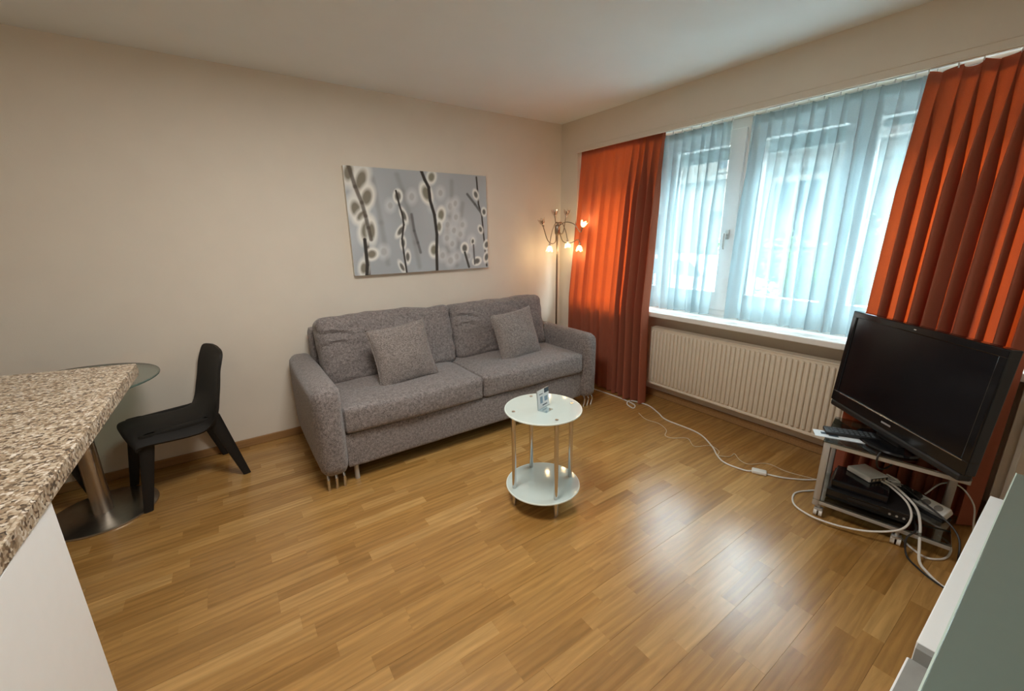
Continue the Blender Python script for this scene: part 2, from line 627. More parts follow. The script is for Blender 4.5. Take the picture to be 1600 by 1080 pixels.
def struct(name, bm, mat, label, smooth=False, parent=None):
    o = obj(name, bm, mat, parent, smooth)
    if parent is None:
        props(o, label, name.split('_')[0], None, 'structure')
    return o


floor = struct('floor', box(RX0 - .1, 0.5, RY0 - .1, 0.1, -0.12, -0.004), M['subfloor'], 'three-strip oak laminate floor of the living room')
struct('ceiling', box(RX0 - .1, 0.5, RY0 - .1, 0.1, H, H + 0.15), M['ceiling'], 'plain white painted ceiling above the sofa')
struct('wall_back', box(RX0 - .1, 0.5, 0, 0.12, -.1, H), M['wall'], 'cream painted wall behind the sofa and picture')
struct('wall_left', box(RX0 - .12, RX0, RY0, 0, -.1, H), M['wall'], 'cream wall at the kitchen end beyond the counter')
struct('wall_front', box(RX0 - .1, 0.5, RY0 - .12, RY0, -.1, H), M['wall'], 'cream wall behind the white sideboard')
WY0, WY1 = -3.172, -0.23                    # window recess along y
bm = bmesh.new()
add_box(bm, 0, 0.5, WY1, 0.0, -.1, H)
add_box(bm, 0, 0.5, RY0, WY0, -.1, H)
add_box(bm, 0, 0.5, WY0, WY1, 2.20, H)
add_box(bm, 0, 0.018, WY0, WY1, 2.168, 2.20)
add_box(bm, 0.18, 0.5, WY0, WY1, -.1, 0.76)
struct('wall_right', bm, M['wall'], 'cream window wall with a wide curtained recess')
bm = bmesh.new()
add_box(bm, -0.012, 0.004, WY0 + 0.0, WY1 + 0.01, 2.163, 2.172, 0.002)
add_box(bm, -0.005, 0.004, WY0 + 0.0, WY1 + 0.01, 2.205, 2.209, 0.001)
struct('trim_1', bm, M['wall'], 'narrow cream ledge along the pelmet above the curtains')
struct('trim_2', box(-0.022, 0.0, -3.222, -3.203, 0, H, 0.003), M['sill'], 'slim pale duct in the corner right of the right curtain')
for nm, bx in (('baseboard_back', (RX0, 0.0, -0.014, 0.0, 0, 0.055)), ('baseboard_right', (0.166, 0.18, WY0, WY1, 0, 0.06)),
               ('baseboard_left', (RX0, RX0 + .014, RY0, -0.014, 0, 0.055))):
    struct(nm, box(*bx, bevel=0.003), M['skirting'], 'brown oak-look baseboard at the foot of the ' + ('sofa wall' if 'back' in nm else 'window wall under the radiator' if 'right' in nm else 'kitchen-end wall'))
struct('window_sill', box(-0.015, 0.30, WY0, WY1, 0.76, 0.80, bevel=0.006), M['sill'], 'long white window sill above the radiator')

struct('wall_sky_blocker', box(-6, 0.5, -22, 20, H + 0.16, 23), M['plaster'], 'unseen upper storeys above the flat, added to shade the street from the sky')  # added out of view to block sky, so the houses opposite stay darker

# ---- floor strips: the printed three-strip boards, every strip a piece
SW = 0.064
strip_mesh = {}


def strip_me(L):
    k = round(L, 3)
    if k not in strip_mesh:
        b = bmesh.new()
        g = 0.00006
        add_box(b, g, k - g, g, SW - g, -0.006, 0.0)
        me = bpy.data.meshes.new('plank')
        b.to_mesh(me)
        b.free()
        me.materials.append(M['oak'])
        strip_mesh[k] = me
    return strip_mesh[k]


rng = random.Random(11)
LENS = (0.26, 0.32, 0.38, 0.44, 0.50, 0.58)
cand = []
row = 0
y = -0.014
while y - SW > RY0:
    x = 0.165 if y - SW < WY1 and y > WY0 else 0.0
    first = True
    while x > RX0:
        L = rng.choice(LENS)
        if first:
            L = round(0.12 + 0.34 * rng.random(), 2)
            first = False
        if x - L < RX0:
            break
        cand.append((x - L, y - SW, L))
        x -= L
    row += 1
    y -= SW
    if row % 3 == 0:
        y -= 0.0006


def in_view(px, py, pz=0):
    d = Vector((px, py, pz)) - CAMLOC
    zf = d.dot(CR[2])
    if zf < 0.05:
        return None
    u = 800 + 643.16 * d.dot(CR[0]) / zf
    v = 540 + 643.16 * d.dot(CR[1]) / zf
    return (u, v, zf)


scored = []
for c in cand:
    p = in_view(c[0] + c[2] / 2, c[1] + SW / 2)
    s = -99
    if p and -60 < p[0] < 1660 and 500 < p[1] < 1130:
        hidden = (c[0] > -2.45 and c[0] + c[2] < -0.5 and c[1] > -0.85) or (c[1] < -3.2) or (c[0] + c[2] < -3.3 and c[1] < -1.6)
        s = (-50 if hidden else 0) - p[2]
    scored.append((s, c))
scored.sort(key=lambda t: -t[0])
for s, c in scored[:300]:
    o = bpy.data.objects.new('plank', strip_me(c[2]))
    COL.objects.link(o)
    o.location = (c[0], c[1], 0)
    o.parent = floor
bm = bmesh.new()
for s, c in scored[300:]:
    add_box(bm, c[0] + .0004, c[0] + c[2] - .0004, c[1] + .0004, c[1] + SW - .0004, -0.006, 0.0)
o = obj('planks_beyond', bm, M['oak'], floor, smooth=False)
o['kind'] = 'stuff'

# ---- windows
FX0, FX1 = 0.24, 0.31
panes = [(-0.36, -1.00), (-1.13, -1.545), (-1.785, -2.245), (-2.39, -2.92)]
cuts = [WY1, -1.065, -1.665, -2.318, WY0]
for i, (a, b) in enumerate(panes):
    y1, y0 = cuts[i], cuts[i + 1]
    bm = bmesh.new()
    # fixed frame
    add_box(bm, FX0 + .02, FX1, y0, y1, 2.12, 2.20)
    add_box(bm, FX0 + .02, FX1, y0, y1, 0.80, 0.86)
    add_box(bm, FX0 + .02, FX1, y0, y0 + 0.035, 0.86, 2.12)
    add_box(bm, FX0 + .02, FX1, y1 - 0.035, y1, 0.86, 2.12)
    w = obj('window_%d' % (i + 1), bm, M['pvc'], None, False)
    names = ['window casement behind the left orange curtain', 'white casement window behind the left sheer curtain',
             'wide white casement window behind the middle of the right sheer', 'white casement window beside the right orange curtain']
    props(w, names[i], 'window', None, 'structure')
    bm = bmesh.new()
    s0, s1 = y0 + 0.012, y1 - 0.012
    add_box(bm, FX0, FX1 - .01, s0, s1, 2.035, 2.135, 0.004)
    add_box(bm, FX0, FX1 - .01, s0, s1, 0.845, 0.985, 0.004)
    add_box(bm, FX0, FX1 - .01, s0, b, 0.98, 2.04, 0.004)
    add_box(bm, FX0, FX1 - .01, a, s1, 0.98, 2.04, 0.004)
    sash = obj('sash_frame', bm, M['pvc'], w, False)
    obj('window_pane', box(0.272, 0.278, b - 0.005, a + 0.005, 0.98, 2.04), M['pane'], sash, False)
    bm = bmesh.new()
    add_box(bm, FX0 - .006, FX0 + .002, b, a, 0.968, 0.984, 0.002)
    add_box(bm, FX0 - .006, FX0 + .002, b, a, 2.036, 2.05, 0.002)
    obj('glazing_bead', bm, M['pvc'], sash, False)
    if i in (1, 3):
        hy = -1.60 if i == 1 else -2.345
        bm = bmesh.new()
        add_box(bm, FX0 - .012, FX0, hy - .014, hy + .014, 1.38, 1.45, 0.004)
        add_cyl(bm, (FX0, hy, 1.415), (FX0 - .045, hy, 1.415), 0.008, n=10)
        add_tube(bm, [(FX0 - .045, hy, 1.425), (FX0 - .045, hy, 1.33), (FX0 - .040, hy, 1.31)], [0.010, 0.009, 0.006], 10)
        obj('window_handle', bm, M['silver'], sash)
bm = bmesh.new()
add_box(bm, 0.36, 0.39, WY0 + .02, WY1 - .02, 1.955, 2.20, 0.004)
props(obj('outer_blind', bm, M['blind'], None), 'grey rolled-up outer blind at the top of the panes', 'blind')

# ================================================================== OUTSIDE
struct('ground_outside', box(0.5, 4.2, -25, 40, -0.9, -0.6), M['asphalt'], 'unseen pavement just outside the window, made pale to bounce daylight indoors')  # out of view; kept pale so daylight bounces up to the ceiling
struct('road_outside', box(4.2, 40, -25, 40, -0.92, -0.62), M['road'], 'dark asphalt road beyond the pavement outside the window')


def building(name, x, y0, y1, z1, mat, label, win, blocks=None):
    t = thing(name, (x, (y0 + y1) / 2, -0.6), label, 'building')
    obj('wall', box(x, x + 1.2, y0, y1, -0.6, z1), mat, t, False)
    obj('ledge', box(x - .18, x, y0, y1, 3.55, 3.75, 0.02), M['plaster'], t, False)
    for (yy, zz, ww, hh) in win:
        bm = bmesh.new()
        for bx in ((yy - ww / 2 - .12, yy + ww / 2 + .12, zz + hh, zz + hh + .15), (yy - ww / 2 - .12, yy + ww / 2 + .12, zz - .15, zz),
                   (yy - ww / 2 - .12, yy - ww / 2, zz, zz + hh), (yy + ww / 2, yy + ww / 2 + .12, zz, zz + hh), (yy - .04, yy + .04, zz, zz + hh)):
            add_box(bm, x - .10, x + .05, bx[0], bx[1], bx[2], bx[3])
        f = obj('window_frame', bm, M['plaster'], t, False)
        obj('window_pane', box(x - .02, x + .02, yy - ww / 2, yy + ww / 2, zz, zz + hh), M['darkglass'], f, False)
    if blocks:
        by0, by1, bz0, bz1, bw, bh = blocks
        me = None
        z = bz0
        r = 0
        rr = random.Random(5)
        while z < bz1:
            yb = by0 + (bw / 2 if r % 2 else 0)
            while yb + bw <= by1:
                if not any(abs(yb + bw / 2 - w_[0]) < (w_[2] + bw) / 2 + .1 and w_[1] - bh - .1 < z < w_[1] + w_[3] + .1 for w_ in win):
                    if me is None:
                        b = box(-.05, 0.02, 0.012, bw - .012, 0.012, bh - .012, bevel=0.015, seg=1)
                        me = bpy.data.meshes.new('stone_block')
                        b.to_mesh(me); b.free()
                        me.materials.append(M['stone'])
                    o = bpy.data.objects.new('stone_block', me)
                    COL.objects.link(o)
                    o.parent = t
                    o.location = Vector((x - rr.random() * .02, yb, z)) - t.location
                yb += bw
            z += bh
            r += 1
    return t


building('apartment_building', 15, 4.2, 24, 6.6, M['plaster'], 'pale plastered apartment building seen through the gap between the sheers',
         [(6.6, 0.6, 1.0, 1.7), (9.3, 0.6, 1.0, 1.7), (12, 0.6, 1.0, 1.7), (6.6, 4.0, 1.0, 1.7), (9.3, 4.0, 1.0, 1.7), (12, 4.0, 1.0, 1.7), (14.7, .6, 1, 1.7), (14.7, 4.0, 1, 1.7)])
building('stone_house', 10, -14, 3.3, 5.4, M['stone'], 'grey stone-block house across the street behind the shrubs',
         [(1.9, 1.2, 1.1, 1.5), (-0.9, 1.2, 1.1, 1.5), (1.9, 3.85, 1.1, 1.2), (-0.9, 3.85, 1.1, 1.2)], (-2.4, 3.3, 0.2, 5.2, 0.78, 0.40))


def shrub(x, y, h, r, label, seed):
    t = thing('garden_shrub', (x, y, -0.6), label, 'shrub', 'shrubs outside the window')
    rr = random.Random(seed)
    bm = bmesh.new()
    for k in range(4):
        a = rr.random() * 6.28
        add_tube(bm, [(x, y, -0.6), (x + .12 * math.cos(a), y + .12 * math.sin(a), 0.0), (x + .3 * r * math.cos(a), y + .3 * r * math.sin(a), h * .55 - .6)], [.03, .022, .01], 6)
    obj('stem', bm, M['bark'], t)
    bm = bmesh.new()
    for k in range(900):
        while True:
            p = Vector((rr.uniform(-1, 1), rr.uniform(-1, 1), rr.uniform(-1, 1)))
            if 0.35 < p.length < 1:
                break
        c = Vector((x + p.x * r, y + p.y * r, -0.6 + h * .58 + p.z * h * .42))
        d = Vector((rr.uniform(-1, 1), rr.uniform(-1, 1), rr.uniform(-.6, .6))).normalized()
        s = d.cross(Vector((0, 0, 1))).normalized() * rr.uniform(.03, .05)
        L = d * rr.uniform(.07, .12)
        q = [bm.verts.new(c), bm.verts.new(c + L * .5 + s), bm.verts.new(c + L), bm.verts.new(c + L * .5 - s)]
        bm.faces.new(q)
    f = obj('foliage', bm, M['leaf'], t, False, recalc=False)
    f['kind'] = 'stuff'
    return t


shrub(6.6, -0.62, 2.4, 0.62, 'tall green shrub outside behind the right sheer, nearest the right curtain', 1)
shrub(6.9, 0.70, 2.1, 0.62, 'green shrub outside behind the right sheer, left of the tallest one', 2)
shrub(9.3, 3.75, 2.0, 0.5, 'small green shrub outside in the gap between the sheers, beside the white car', 3)


def car(x, y):
    t = thing('parked_car', (x, y, -0.6), 'white parked car outside in the gap between the sheers', 'car')
    # side profile along y (length), z height
    prof = [(-2.0, .28), (-2.05, .62), (-1.9, .80), (-1.05, .92), (-0.5, 1.40), (0.95, 1.44), (1.65, .98), (2.0, .86), (2.05, .35), (1.9, .25), (-1.8, .22)]
    bm = bmesh.new()
    L = [bm.verts.new((x - .82, y + a, b - .6)) for a, b in prof]
    Rr = [bm.verts.new((x + .82, y + a, b - .6)) for a, b in prof]
    bm.faces.new(L)
    bm.faces.new(Rr[::-1])
    n = len(prof)
    for i in range(n):
        bm.faces.new((L[i], L[(i + 1) % n], Rr[(i + 1) % n], Rr[i]))
    bmesh.ops.bevel(bm, geom=bm.edges[:], offset=0.06, segments=2, affect='EDGES', clamp_overlap=True)
    obj('body', bm, M['carpaint'], t)
    for pts in ([(-.92, .95), (-.45, 1.33), (.2, 1.36), (.2, .95)], [(.26, .95), (.26, 1.36), (.9, 1.37), (1.45, .98)]):
        bm = bmesh.new()
        vs = [bm.verts.new((x - .835, y + a, b - .6)) for a, b in pts]
        vs2 = [bm.verts.new((x - .80, y + a, b - .6)) for a, b in pts]
        bm.faces.new(vs); bm.faces.new(vs2[::-1])
        for i in range(4):
            bm.faces.new((vs[i], vs[(i + 1) % 4], vs2[(i + 1) % 4], vs2[i]))
        obj('side_window', bm, M['darkglass'], t, False)
    for a in (-1.3, 1.3):
        for s in (-1, 1):
            bm = bmesh.new()
            add_cyl(bm, (x + s * .70, y + a, -.30), (x + s * .86, y + a, -.30), .30, n=20)
            w = obj('wheel', bm, M['tyre'], t)
            bm = bmesh.new()
            add_cyl(bm, (x + s * .85, y + a, -.30), (x + s * .872, y + a, -.30), .18, n=14)
            obj('hub_cap', bm, M['silver'], w)


car(7.8, 3.4)


# ================================================================== SHEER CURTAINS
def sheer(name, ya, yb, label, seed, hem_z=0.825):
    t = thing(name, (0.13, (ya + yb) / 2, hem_z), label, 'curtain', 'sheer voile curtains')
    rr = random.Random(seed)
    W = abs(yb - ya)
    nf = max(3, int(round(W / 0.078)))
    NS, NZ = nf * 24, 26
    ztop = 2.165
    amp = [rr.uniform(.7, 1.25) for _ in range(nf + 2)]
    shift = [rr.uniform(-.012, .012) for _ in range(nf + 2)]
    bm = bmesh.new()
    G = []
    for j in range(NZ + 1):
        v = j / NZ
        z = ztop + (hem_z - ztop) * v
        row = []
        for i in range(NS + 1):
            s = i / NS
            ph = s * nf
            k = int(min(nf - 1, ph))
            f = ph - k
            a = amp[k] * (1 - f) + amp[k + 1] * f
            # pinch pleat at the top: flat panel with a narrow spike; lower down a rounded wave
            b = min(1, v * 2.2)
            sig = .075 + .10 * b
            u = f - .5
            spike = math.exp(-(u / sig) ** 2)
            wave = 0.5 + 0.5 * math.cos(u * 2 * PI)
            prof = spike * (1 - .25 * b) + .25 * b * wave
            d = (.034 + .026 * b) * a * prof
            sh = shift[k] * (1 - f) + shift[k + 1] * f
            yy = ya + (yb - ya) * s + sh * v * 1.4 + .004 * math.sin(ph * 9 + v * 5) * b
            # S-overlap of the fold
            yy += .016 * b * spike * (1 if (k + seed) % 3 else -.6) * a
            xx = 0.135 - d + .006 * math.sin(v * 4 + ph * .7)
            row.append(bm.verts.new((xx, yy, z)))
        G.append(row)
    for j in range(NZ):
        for i in range(NS):
            bm.faces.new((G[j][i], G[j][i + 1], G[j + 1][i + 1], G[j + 1][i]))
    obj('voile', bm, M['sheer'], t, recalc=False)
    bm = bmesh.new()
    add_box(bm, 0.1415, 0.143, yb, ya, ztop - .055, ztop + .004)
    obj('heading_tape', bm, M['sheer_tape'], t, False)
    bm = bmesh.new()
    for i in range(nf + 1):
        yy = ya + (yb - ya) * i / nf
        yy = max(min(ya, yb) + .004, min(max(ya, yb) - .004, yy))
        add_box(bm, 0.143, 0.149, yy - .003, yy + .003, ztop - .01, 2.195, 0.001)
    h = obj('gliders', bm, M['whiteplastic'], t, False)
    h['kind'] = 'stuff'
    return t


sheer('sheer_curtain', -0.98, -1.60, 'white sheer voile curtain on the left of the window, beside the left orange curtain', 1)
sheer('sheer_curtain', -1.735, -2.68, 'white sheer voile curtain on the right of the window, wider in view', 2)
bm = bmesh.new()
add_box(bm, 0.125, 0.150, WY0, WY1, 2.19, 2.20)
add_box(bm, 0.03, 0.06, WY0, WY1, 2.19, 2.20)
o = obj('curtain_rail', bm, M['white'], None, False)
props(o, 'white double curtain rail in the soffit above the window', 'curtain rail')


# ================================================================== ORANGE CURTAINS
def drape(name, ya_top, yb_top, ya_bot, yb_bot, folds, label, seed, scallop, x_top=0.045, x_mid=-0.075, ysw=.35):
    """folds: list of (s0, s1, n, amplitude)."""
    t = thing(name, (x_mid, (ya_bot + yb_bot) / 2, 0.012), label, 'curtain', 'orange side curtains')
    rr = random.Random(seed)
    NS, NZ = 420, 40
    ztop, zbot = (2.163 if scallop else 2.182), 0.012
    bm = bmesh.new()
    G = []
    jit = [rr.uniform(-1, 1) for _ in range(60)]
    for j in range(NZ + 1):
        v = j / NZ
        row = []
        for i in range(NS + 1):
            s = i / NS
            ph = 0.0
            A = 0.0
            base = 0.0
            for (s0, s1, n, amp) in folds:
                if s >= s0:
                    q = min(1, (s - s0) / (s1 - s0))
                    ph = base + n * q
                    base += n
                    wgt = amp
                    # blend amplitude across zone borders
                    A = wgt if A == 0 else A + (wgt - A) * min(1, (s - s0) / 0.05)
            k = int(ph)
            f = ph - k
            a = A * (1 + .25 * jit[k % 60])
            top = max(0, 1 - v * 5)
            w = math.sin(2 * PI * ph + .35 * jit[(k + 7) % 60] * v)
            w2 = .35 * math.sin(4 * PI * ph + 1.3 + v * 1.5 * jit[(k + 3) % 60])
            prof = w + w2 * (1 - top)
            amp_v = a * (.55 * top + 1 * (1 - top)) * (0.85 + .3 * v)
            xx = x_top + (x_mid - x_top) * min(1, v / .62) ** 1.1 + amp_v * prof * .5
            ya = ya_top + (ya_bot - ya_top) * v
            yb = yb_top + (yb_bot - yb_top) * v
            yy = ya + (yb - ya) * s + ysw * a * math.cos(2 * PI * ph + .6) * min(1, .25 + v * 3)
            z = ztop + (zbot - ztop) * v
            if scallop:
                z -= scallop * (0.5 - 0.5 * math.cos(2 * PI * s * 6.0)) * max(0, 1 - v * 12)
            xx += .006 * noise.noise(Vector((s * 9, v * 4, seed)))
            row.append(bm.verts.new((xx, yy, z)))
        G.append(row)
    for j in range(NZ):
        for i in range(NS):
            bm.faces.new((G[j][i], G[j][i + 1], G[j + 1][i + 1], G[j + 1][i]))
    top_pts = [G[0][i].co.copy() for i in range(0, NS + 1, 6)]
    obj('drape', bm, M['orange'], t, recalc=False, auto=80)
    # heading tape behind the upper edge
    bm = bmesh.new()
    a_ = [bm.verts.new(p + Vector((.002, 0, -.004))) for p in top_pts]
    b_ = [bm.verts.new(p + Vector((.002, 0, -.05))) for p in top_pts]
    for i in range(len(a_) - 1):
        bm.faces.new((a_[i], a_[i + 1], b_[i + 1], b_[i]))
    obj('heading_tape', bm, M['orange_tape'], t, recalc=False)
    bm = bmesh.new()
    for q in range(7):
        p = top_pts[int(q / 6 * (len(top_pts) - 1))]
        add_cyl(bm, (p.x, p.y, p.z - .01), (0.045, p.y, 2.192), .003, n=6)
    h = obj('curtain_hooks', bm, M['whiteplastic'], t)
    h['kind'] = 'stuff'
    return t


drape('orange_curtain', -0.236, -1.145, -0.222, -1.215, [(0, .62, 5.0, .034), (.62, 1.0, 5.0, .085)],
      'orange floor-length curtain left of the window, behind the sofa arm', 3, 0.0)
drape('orange_curtain', -2.60, -3.150, -2.585, -3.150, [(0, .25, 2.0, .05), (.25, .6, 3.5, .052), (.6, 1.0, 3.5, .055)],
      'orange floor-length curtain right of the window, behind the television', 5, 0.02, x_mid=-0.05, ysw=.62)

# ================================================================== RADIATOR
rad = thing('panel_radiator', (0.07, -1.93, 0.165), 'long cream ribbed panel radiator under the window sill', 'radiator')
ry0, ry1 = -2.74, -1.13
bm = bmesh.new()
add_box(bm, 0.052, 0.060, ry0, ry1, 0.165, 0.655, 0.003)
obj('front_panel', bm, M['radiator'], rad, False)
obj('rear_panel', box(0.120, 0.128, ry0, ry1, 0.165, 0.655, bevel=0.003), M['radiator'], rad, False)
nr = 48
rib = None
for i in range(nr):
    yy = ry0 + .022 + (ry1 - ry0 - .044) * i / (nr - 1)
    if rib is None:
        b = box(0, 0.024, -.0105, .0105, 0.02, 0.47, bevel=0.008, seg=2)
        for f in b.faces: f.smooth = True
        rib = bpy.data.meshes.new('rib')
        b.to_mesh(rib); b.free()
        rib.materials.append(M['radiator'])
    o = bpy.data.objects.new('rib', rib)
    COL.objects.link(o)
    o.parent = rad
    o.location = Vector((0.035, yy, 0.165)) - rad.location
bm = bmesh.new()
add_box(bm, 0.046, 0.126, ry0, ry1, 0.652, 0.660, 0.002)
obj('top_grille', bm, M['radiator'], rad, False)
for yy in (ry0, ry1 - .006):
    obj('side_cover', box(0.046, 0.126, yy, yy + .006, 0.17, 0.655), M['radiator'], rad, False)
bm = bmesh.new()
for yy in (ry0 + .25, ry1 - .25):
    add_box(bm, 0.126, 0.180, yy - .02, yy + .02, 0.25, 0.6)
obj('wall_bracket', bm, M['radiator'], rad, False)
bm = bmesh.new()
add_box(bm, 0.048, 0.058, ry0, ry1, 0.155, 0.172, 0.003)
obj('lower_rail', bm, M['radiator'], rad, False)

# ================================================================== SOFA
sofa = thing('sofa', (-1.51, -0.5, 0), 'grey chenille two-seat sofa bed against the back wall under the picture', 'sofa')
XL0, XL1, XR0, XR1 = -2.605, -2.452, -0.553, -0.412


def place(bm, *ms):
    m = Matrix.Identity(4)
    for k in ms:
        m = m @ k
    return xform(bm, m)


for (a, b, s) in ((XL0, XL1, 1), (XR0, XR1, 2)):
    bm = soft_box(b - a, 0.93, 0.555, 0.058, 12, (0.012, 0.01, 0.006), 0.004, 5, s)
    obj('armrest', place(bm, T((a + b) / 2, -0.505, 0.362)), M['sofa'], sofa)
bm = soft_box(XR0 - XL1 + 0.01, 0.80, 0.225, 0.02, 14, (0, 0.004, 0), 0.002, 6, 3)
obj('base', place(bm, T((XL1 + XR0) / 2, -0.525, 0.2075)), M['sofa'], sofa)
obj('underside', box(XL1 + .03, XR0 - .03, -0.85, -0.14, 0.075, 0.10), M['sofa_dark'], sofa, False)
mid = -1.513
for (a, b, s) in ((XL1 + .002, mid - .003, 4), (mid + .003, XR0 - .002, 9)):
    bm = soft_box(b - a, 0.66, 0.168, 0.028, 14, (0.0, 0.018, 0.018), 0.006, 5, s)
    obj('seat_cushion', place(bm, T((a + b) / 2, -0.618, 0.402)), M['sofa'], sofa)
bm = soft_box(XR0 - XL1 + .02, 0.17, 0.72, 0.04, 12, (0, 0.0, 0), 0.003, 5, 5)
obj('back_frame', place(bm, T((XL1 + XR0) / 2, -0.135, 0.47)), M['sofa'], sofa)
CREASES = ((-.75, .55, -.15, .14, .014), (-.80, .25, .05, .12, .012), (.35, .62, -.9, .09, .015), (.48, .68, -1.0, .07, .012), (-.45, -.70, .35, .12, .010), (.75, -.1, 1.2, .12, .009), (-.85, -.2, .5, .10, .010), (.1, .78, -.3, .10, .008))
for (a, b, s, z) in ((XL1 + .008, mid + .045, 6.3, 0.675), (mid + .055, XR0 + .0, 8.1, 0.675)):
    bm = soft_box(b - a, 0.20, 0.46, 0.055, 34, (0.004, 0.035, 0.012), 0.014, 5.5, s)
    # creases pulled into the upper half
    for v in bm.verts:
        # slanting creases pulled in from the corners
        for (cx_, cz_, an_, L_, dp_) in CREASES:
            px_, pz_ = v.co.x - cx_ * (b - a) / 2, v.co.z - cz_ * .23
            al_ = px_ * math.cos(an_) + pz_ * math.sin(an_)
            ac_ = -px_ * math.sin(an_) + pz_ * math.cos(an_) + .15 * al_ * al_ / L_
            if v.co.y < 0:
                v.co.y += dp_ * math.exp(-(ac_ / .010) ** 2) * max(0, 1 - (al_ / L_) ** 2)
                v.co.y -= .5 * dp_ * math.exp(-((ac_ - .020) / .014) ** 2) * max(0, 1 - (al_ / L_) ** 2)
    obj('back_cushion', place(bm, T((a + b) / 2, -0.335, z), RX(R(-12))), M['sofa'], sofa)
for (a, b) in ((XL0, XL1), (XR0, XR1)):
    for yy in (-0.93, -0.12):
        for k in range(3):
            xx = a + .028 + k * .044
            bm = bmesh.new()
            add_tube(bm, smooth_path([(xx, yy, 0.10), (xx, yy - .012, 0.07), (xx, yy - .006, 0.035), (xx, yy + .004, 0.0)], 4), .0085, 10)
            obj('chrome_leg', bm, M['chrome'], sofa)
for xx in (-2.405, -0.62):
    bm = bmesh.new()
    add_cyl(bm, (xx, -0.885, 0), (xx, -0.885, 0.10), .014, n=14)
    obj('support_leg', bm, M['silver'], sofa)


def throw_pillow(loc, rot, w, hh, thick, label, seed):
    t = thing('throw_pillow', loc, label, 'cushion', 'throw pillows on the sofa')
    N = 26
    bm = bmesh.new()
    top, bot = [], []
    for j in range(N + 1):
        ra, rb = [], []
        for i in range(N + 1):
            u, v = -1 + 2 * i / N, -1 + 2 * j / N
            x = w / 2 * u * (1 - .085 * (1 - v * v) * u * u)
            z = hh / 2 * v * (1 - .085 * (1 - u * u) * v * v)
            th = thick / 2 * (max(0, (1 - u * u) * (1 - v * v))) ** .55
            n = .008 * noise.noise(Vector((u * 2.2 + seed, v * 2.2, seed))) * (1 - max(abs(u), abs(v)) ** 4)
            edge = max(abs(u), abs(v)) >= 1 - 1e-9
            va = bm.verts.new((x, -th + n, z))
            ra.append(va)
            rb.append(va if edge else bm.verts.new((x, th + n, z)))
        top.append(ra)
        bot.append(rb)
    for j in range(N):
        for i in range(N):
            bm.faces.new((top[j][i], top[j][i + 1], top[j + 1][i + 1], top[j + 1][i]))
            q = (bot[j][i], bot[j + 1][i], bot[j + 1][i + 1], bot[j][i + 1])
            bm.faces.new(q)
    m = RZ(rot[2]) @ RX(rot[0]) @ RY(rot[1])
    xform(bm, m)
    obj('pillow_cover', bm, M['pillow'], t, local=True, auto=120)
    # welted seam round the edge
    pts = []
    for (u, v) in [(-1 + 2 * i / 16, -1) for i in range(16)] + [(1, -1 + 2 * i / 16) for i in range(16)] + [(1 - 2 * i / 16, 1) for i in range(16)] + [(-1, 1 - 2 * i / 16) for i in range(17)]:
        x = w / 2 * u * (1 - .085 * (1 - v * v) * u * u)
        z = hh / 2 * v * (1 - .085 * (1 - u * u) * v * v)
        pts.append(m.to_3x3() @ Vector((x, 0, z)))
    bm = bmesh.new()
    add_tube(bm, pts, .0035, 6, cap=False)
    obj('seam', bm, M['pillow'], t, local=True)
    return t


throw_pillow((-1.968, -0.655, 0.668), (R(-17), R(-4), R(4)), 0.43, 0.42, 0.16, 'square grey-brown throw pillow on the left seat of the sofa', 2.0)
throw_pillow((-1.022, -0.650, 0.658), (R(-17), R(-5), R(3)), 0.42, 0.41, 0.16, 'square grey throw pillow on the right seat of the sofa', 5.0)

# ================================================================== PICTURE (flat print on a wrapped canvas)
pic = thing('canvas_picture', (-1.48, 0, 1.54), 'wide grey canvas print of pussy willow twigs above the sofa', 'picture')
pw, ph_ = 1.18, 0.775
PXa, PXb, PZa, PZb = -1.485 - pw / 2, -1.485 + pw / 2, 1.155, 1.155 + ph_
GW, GH = 300, 200


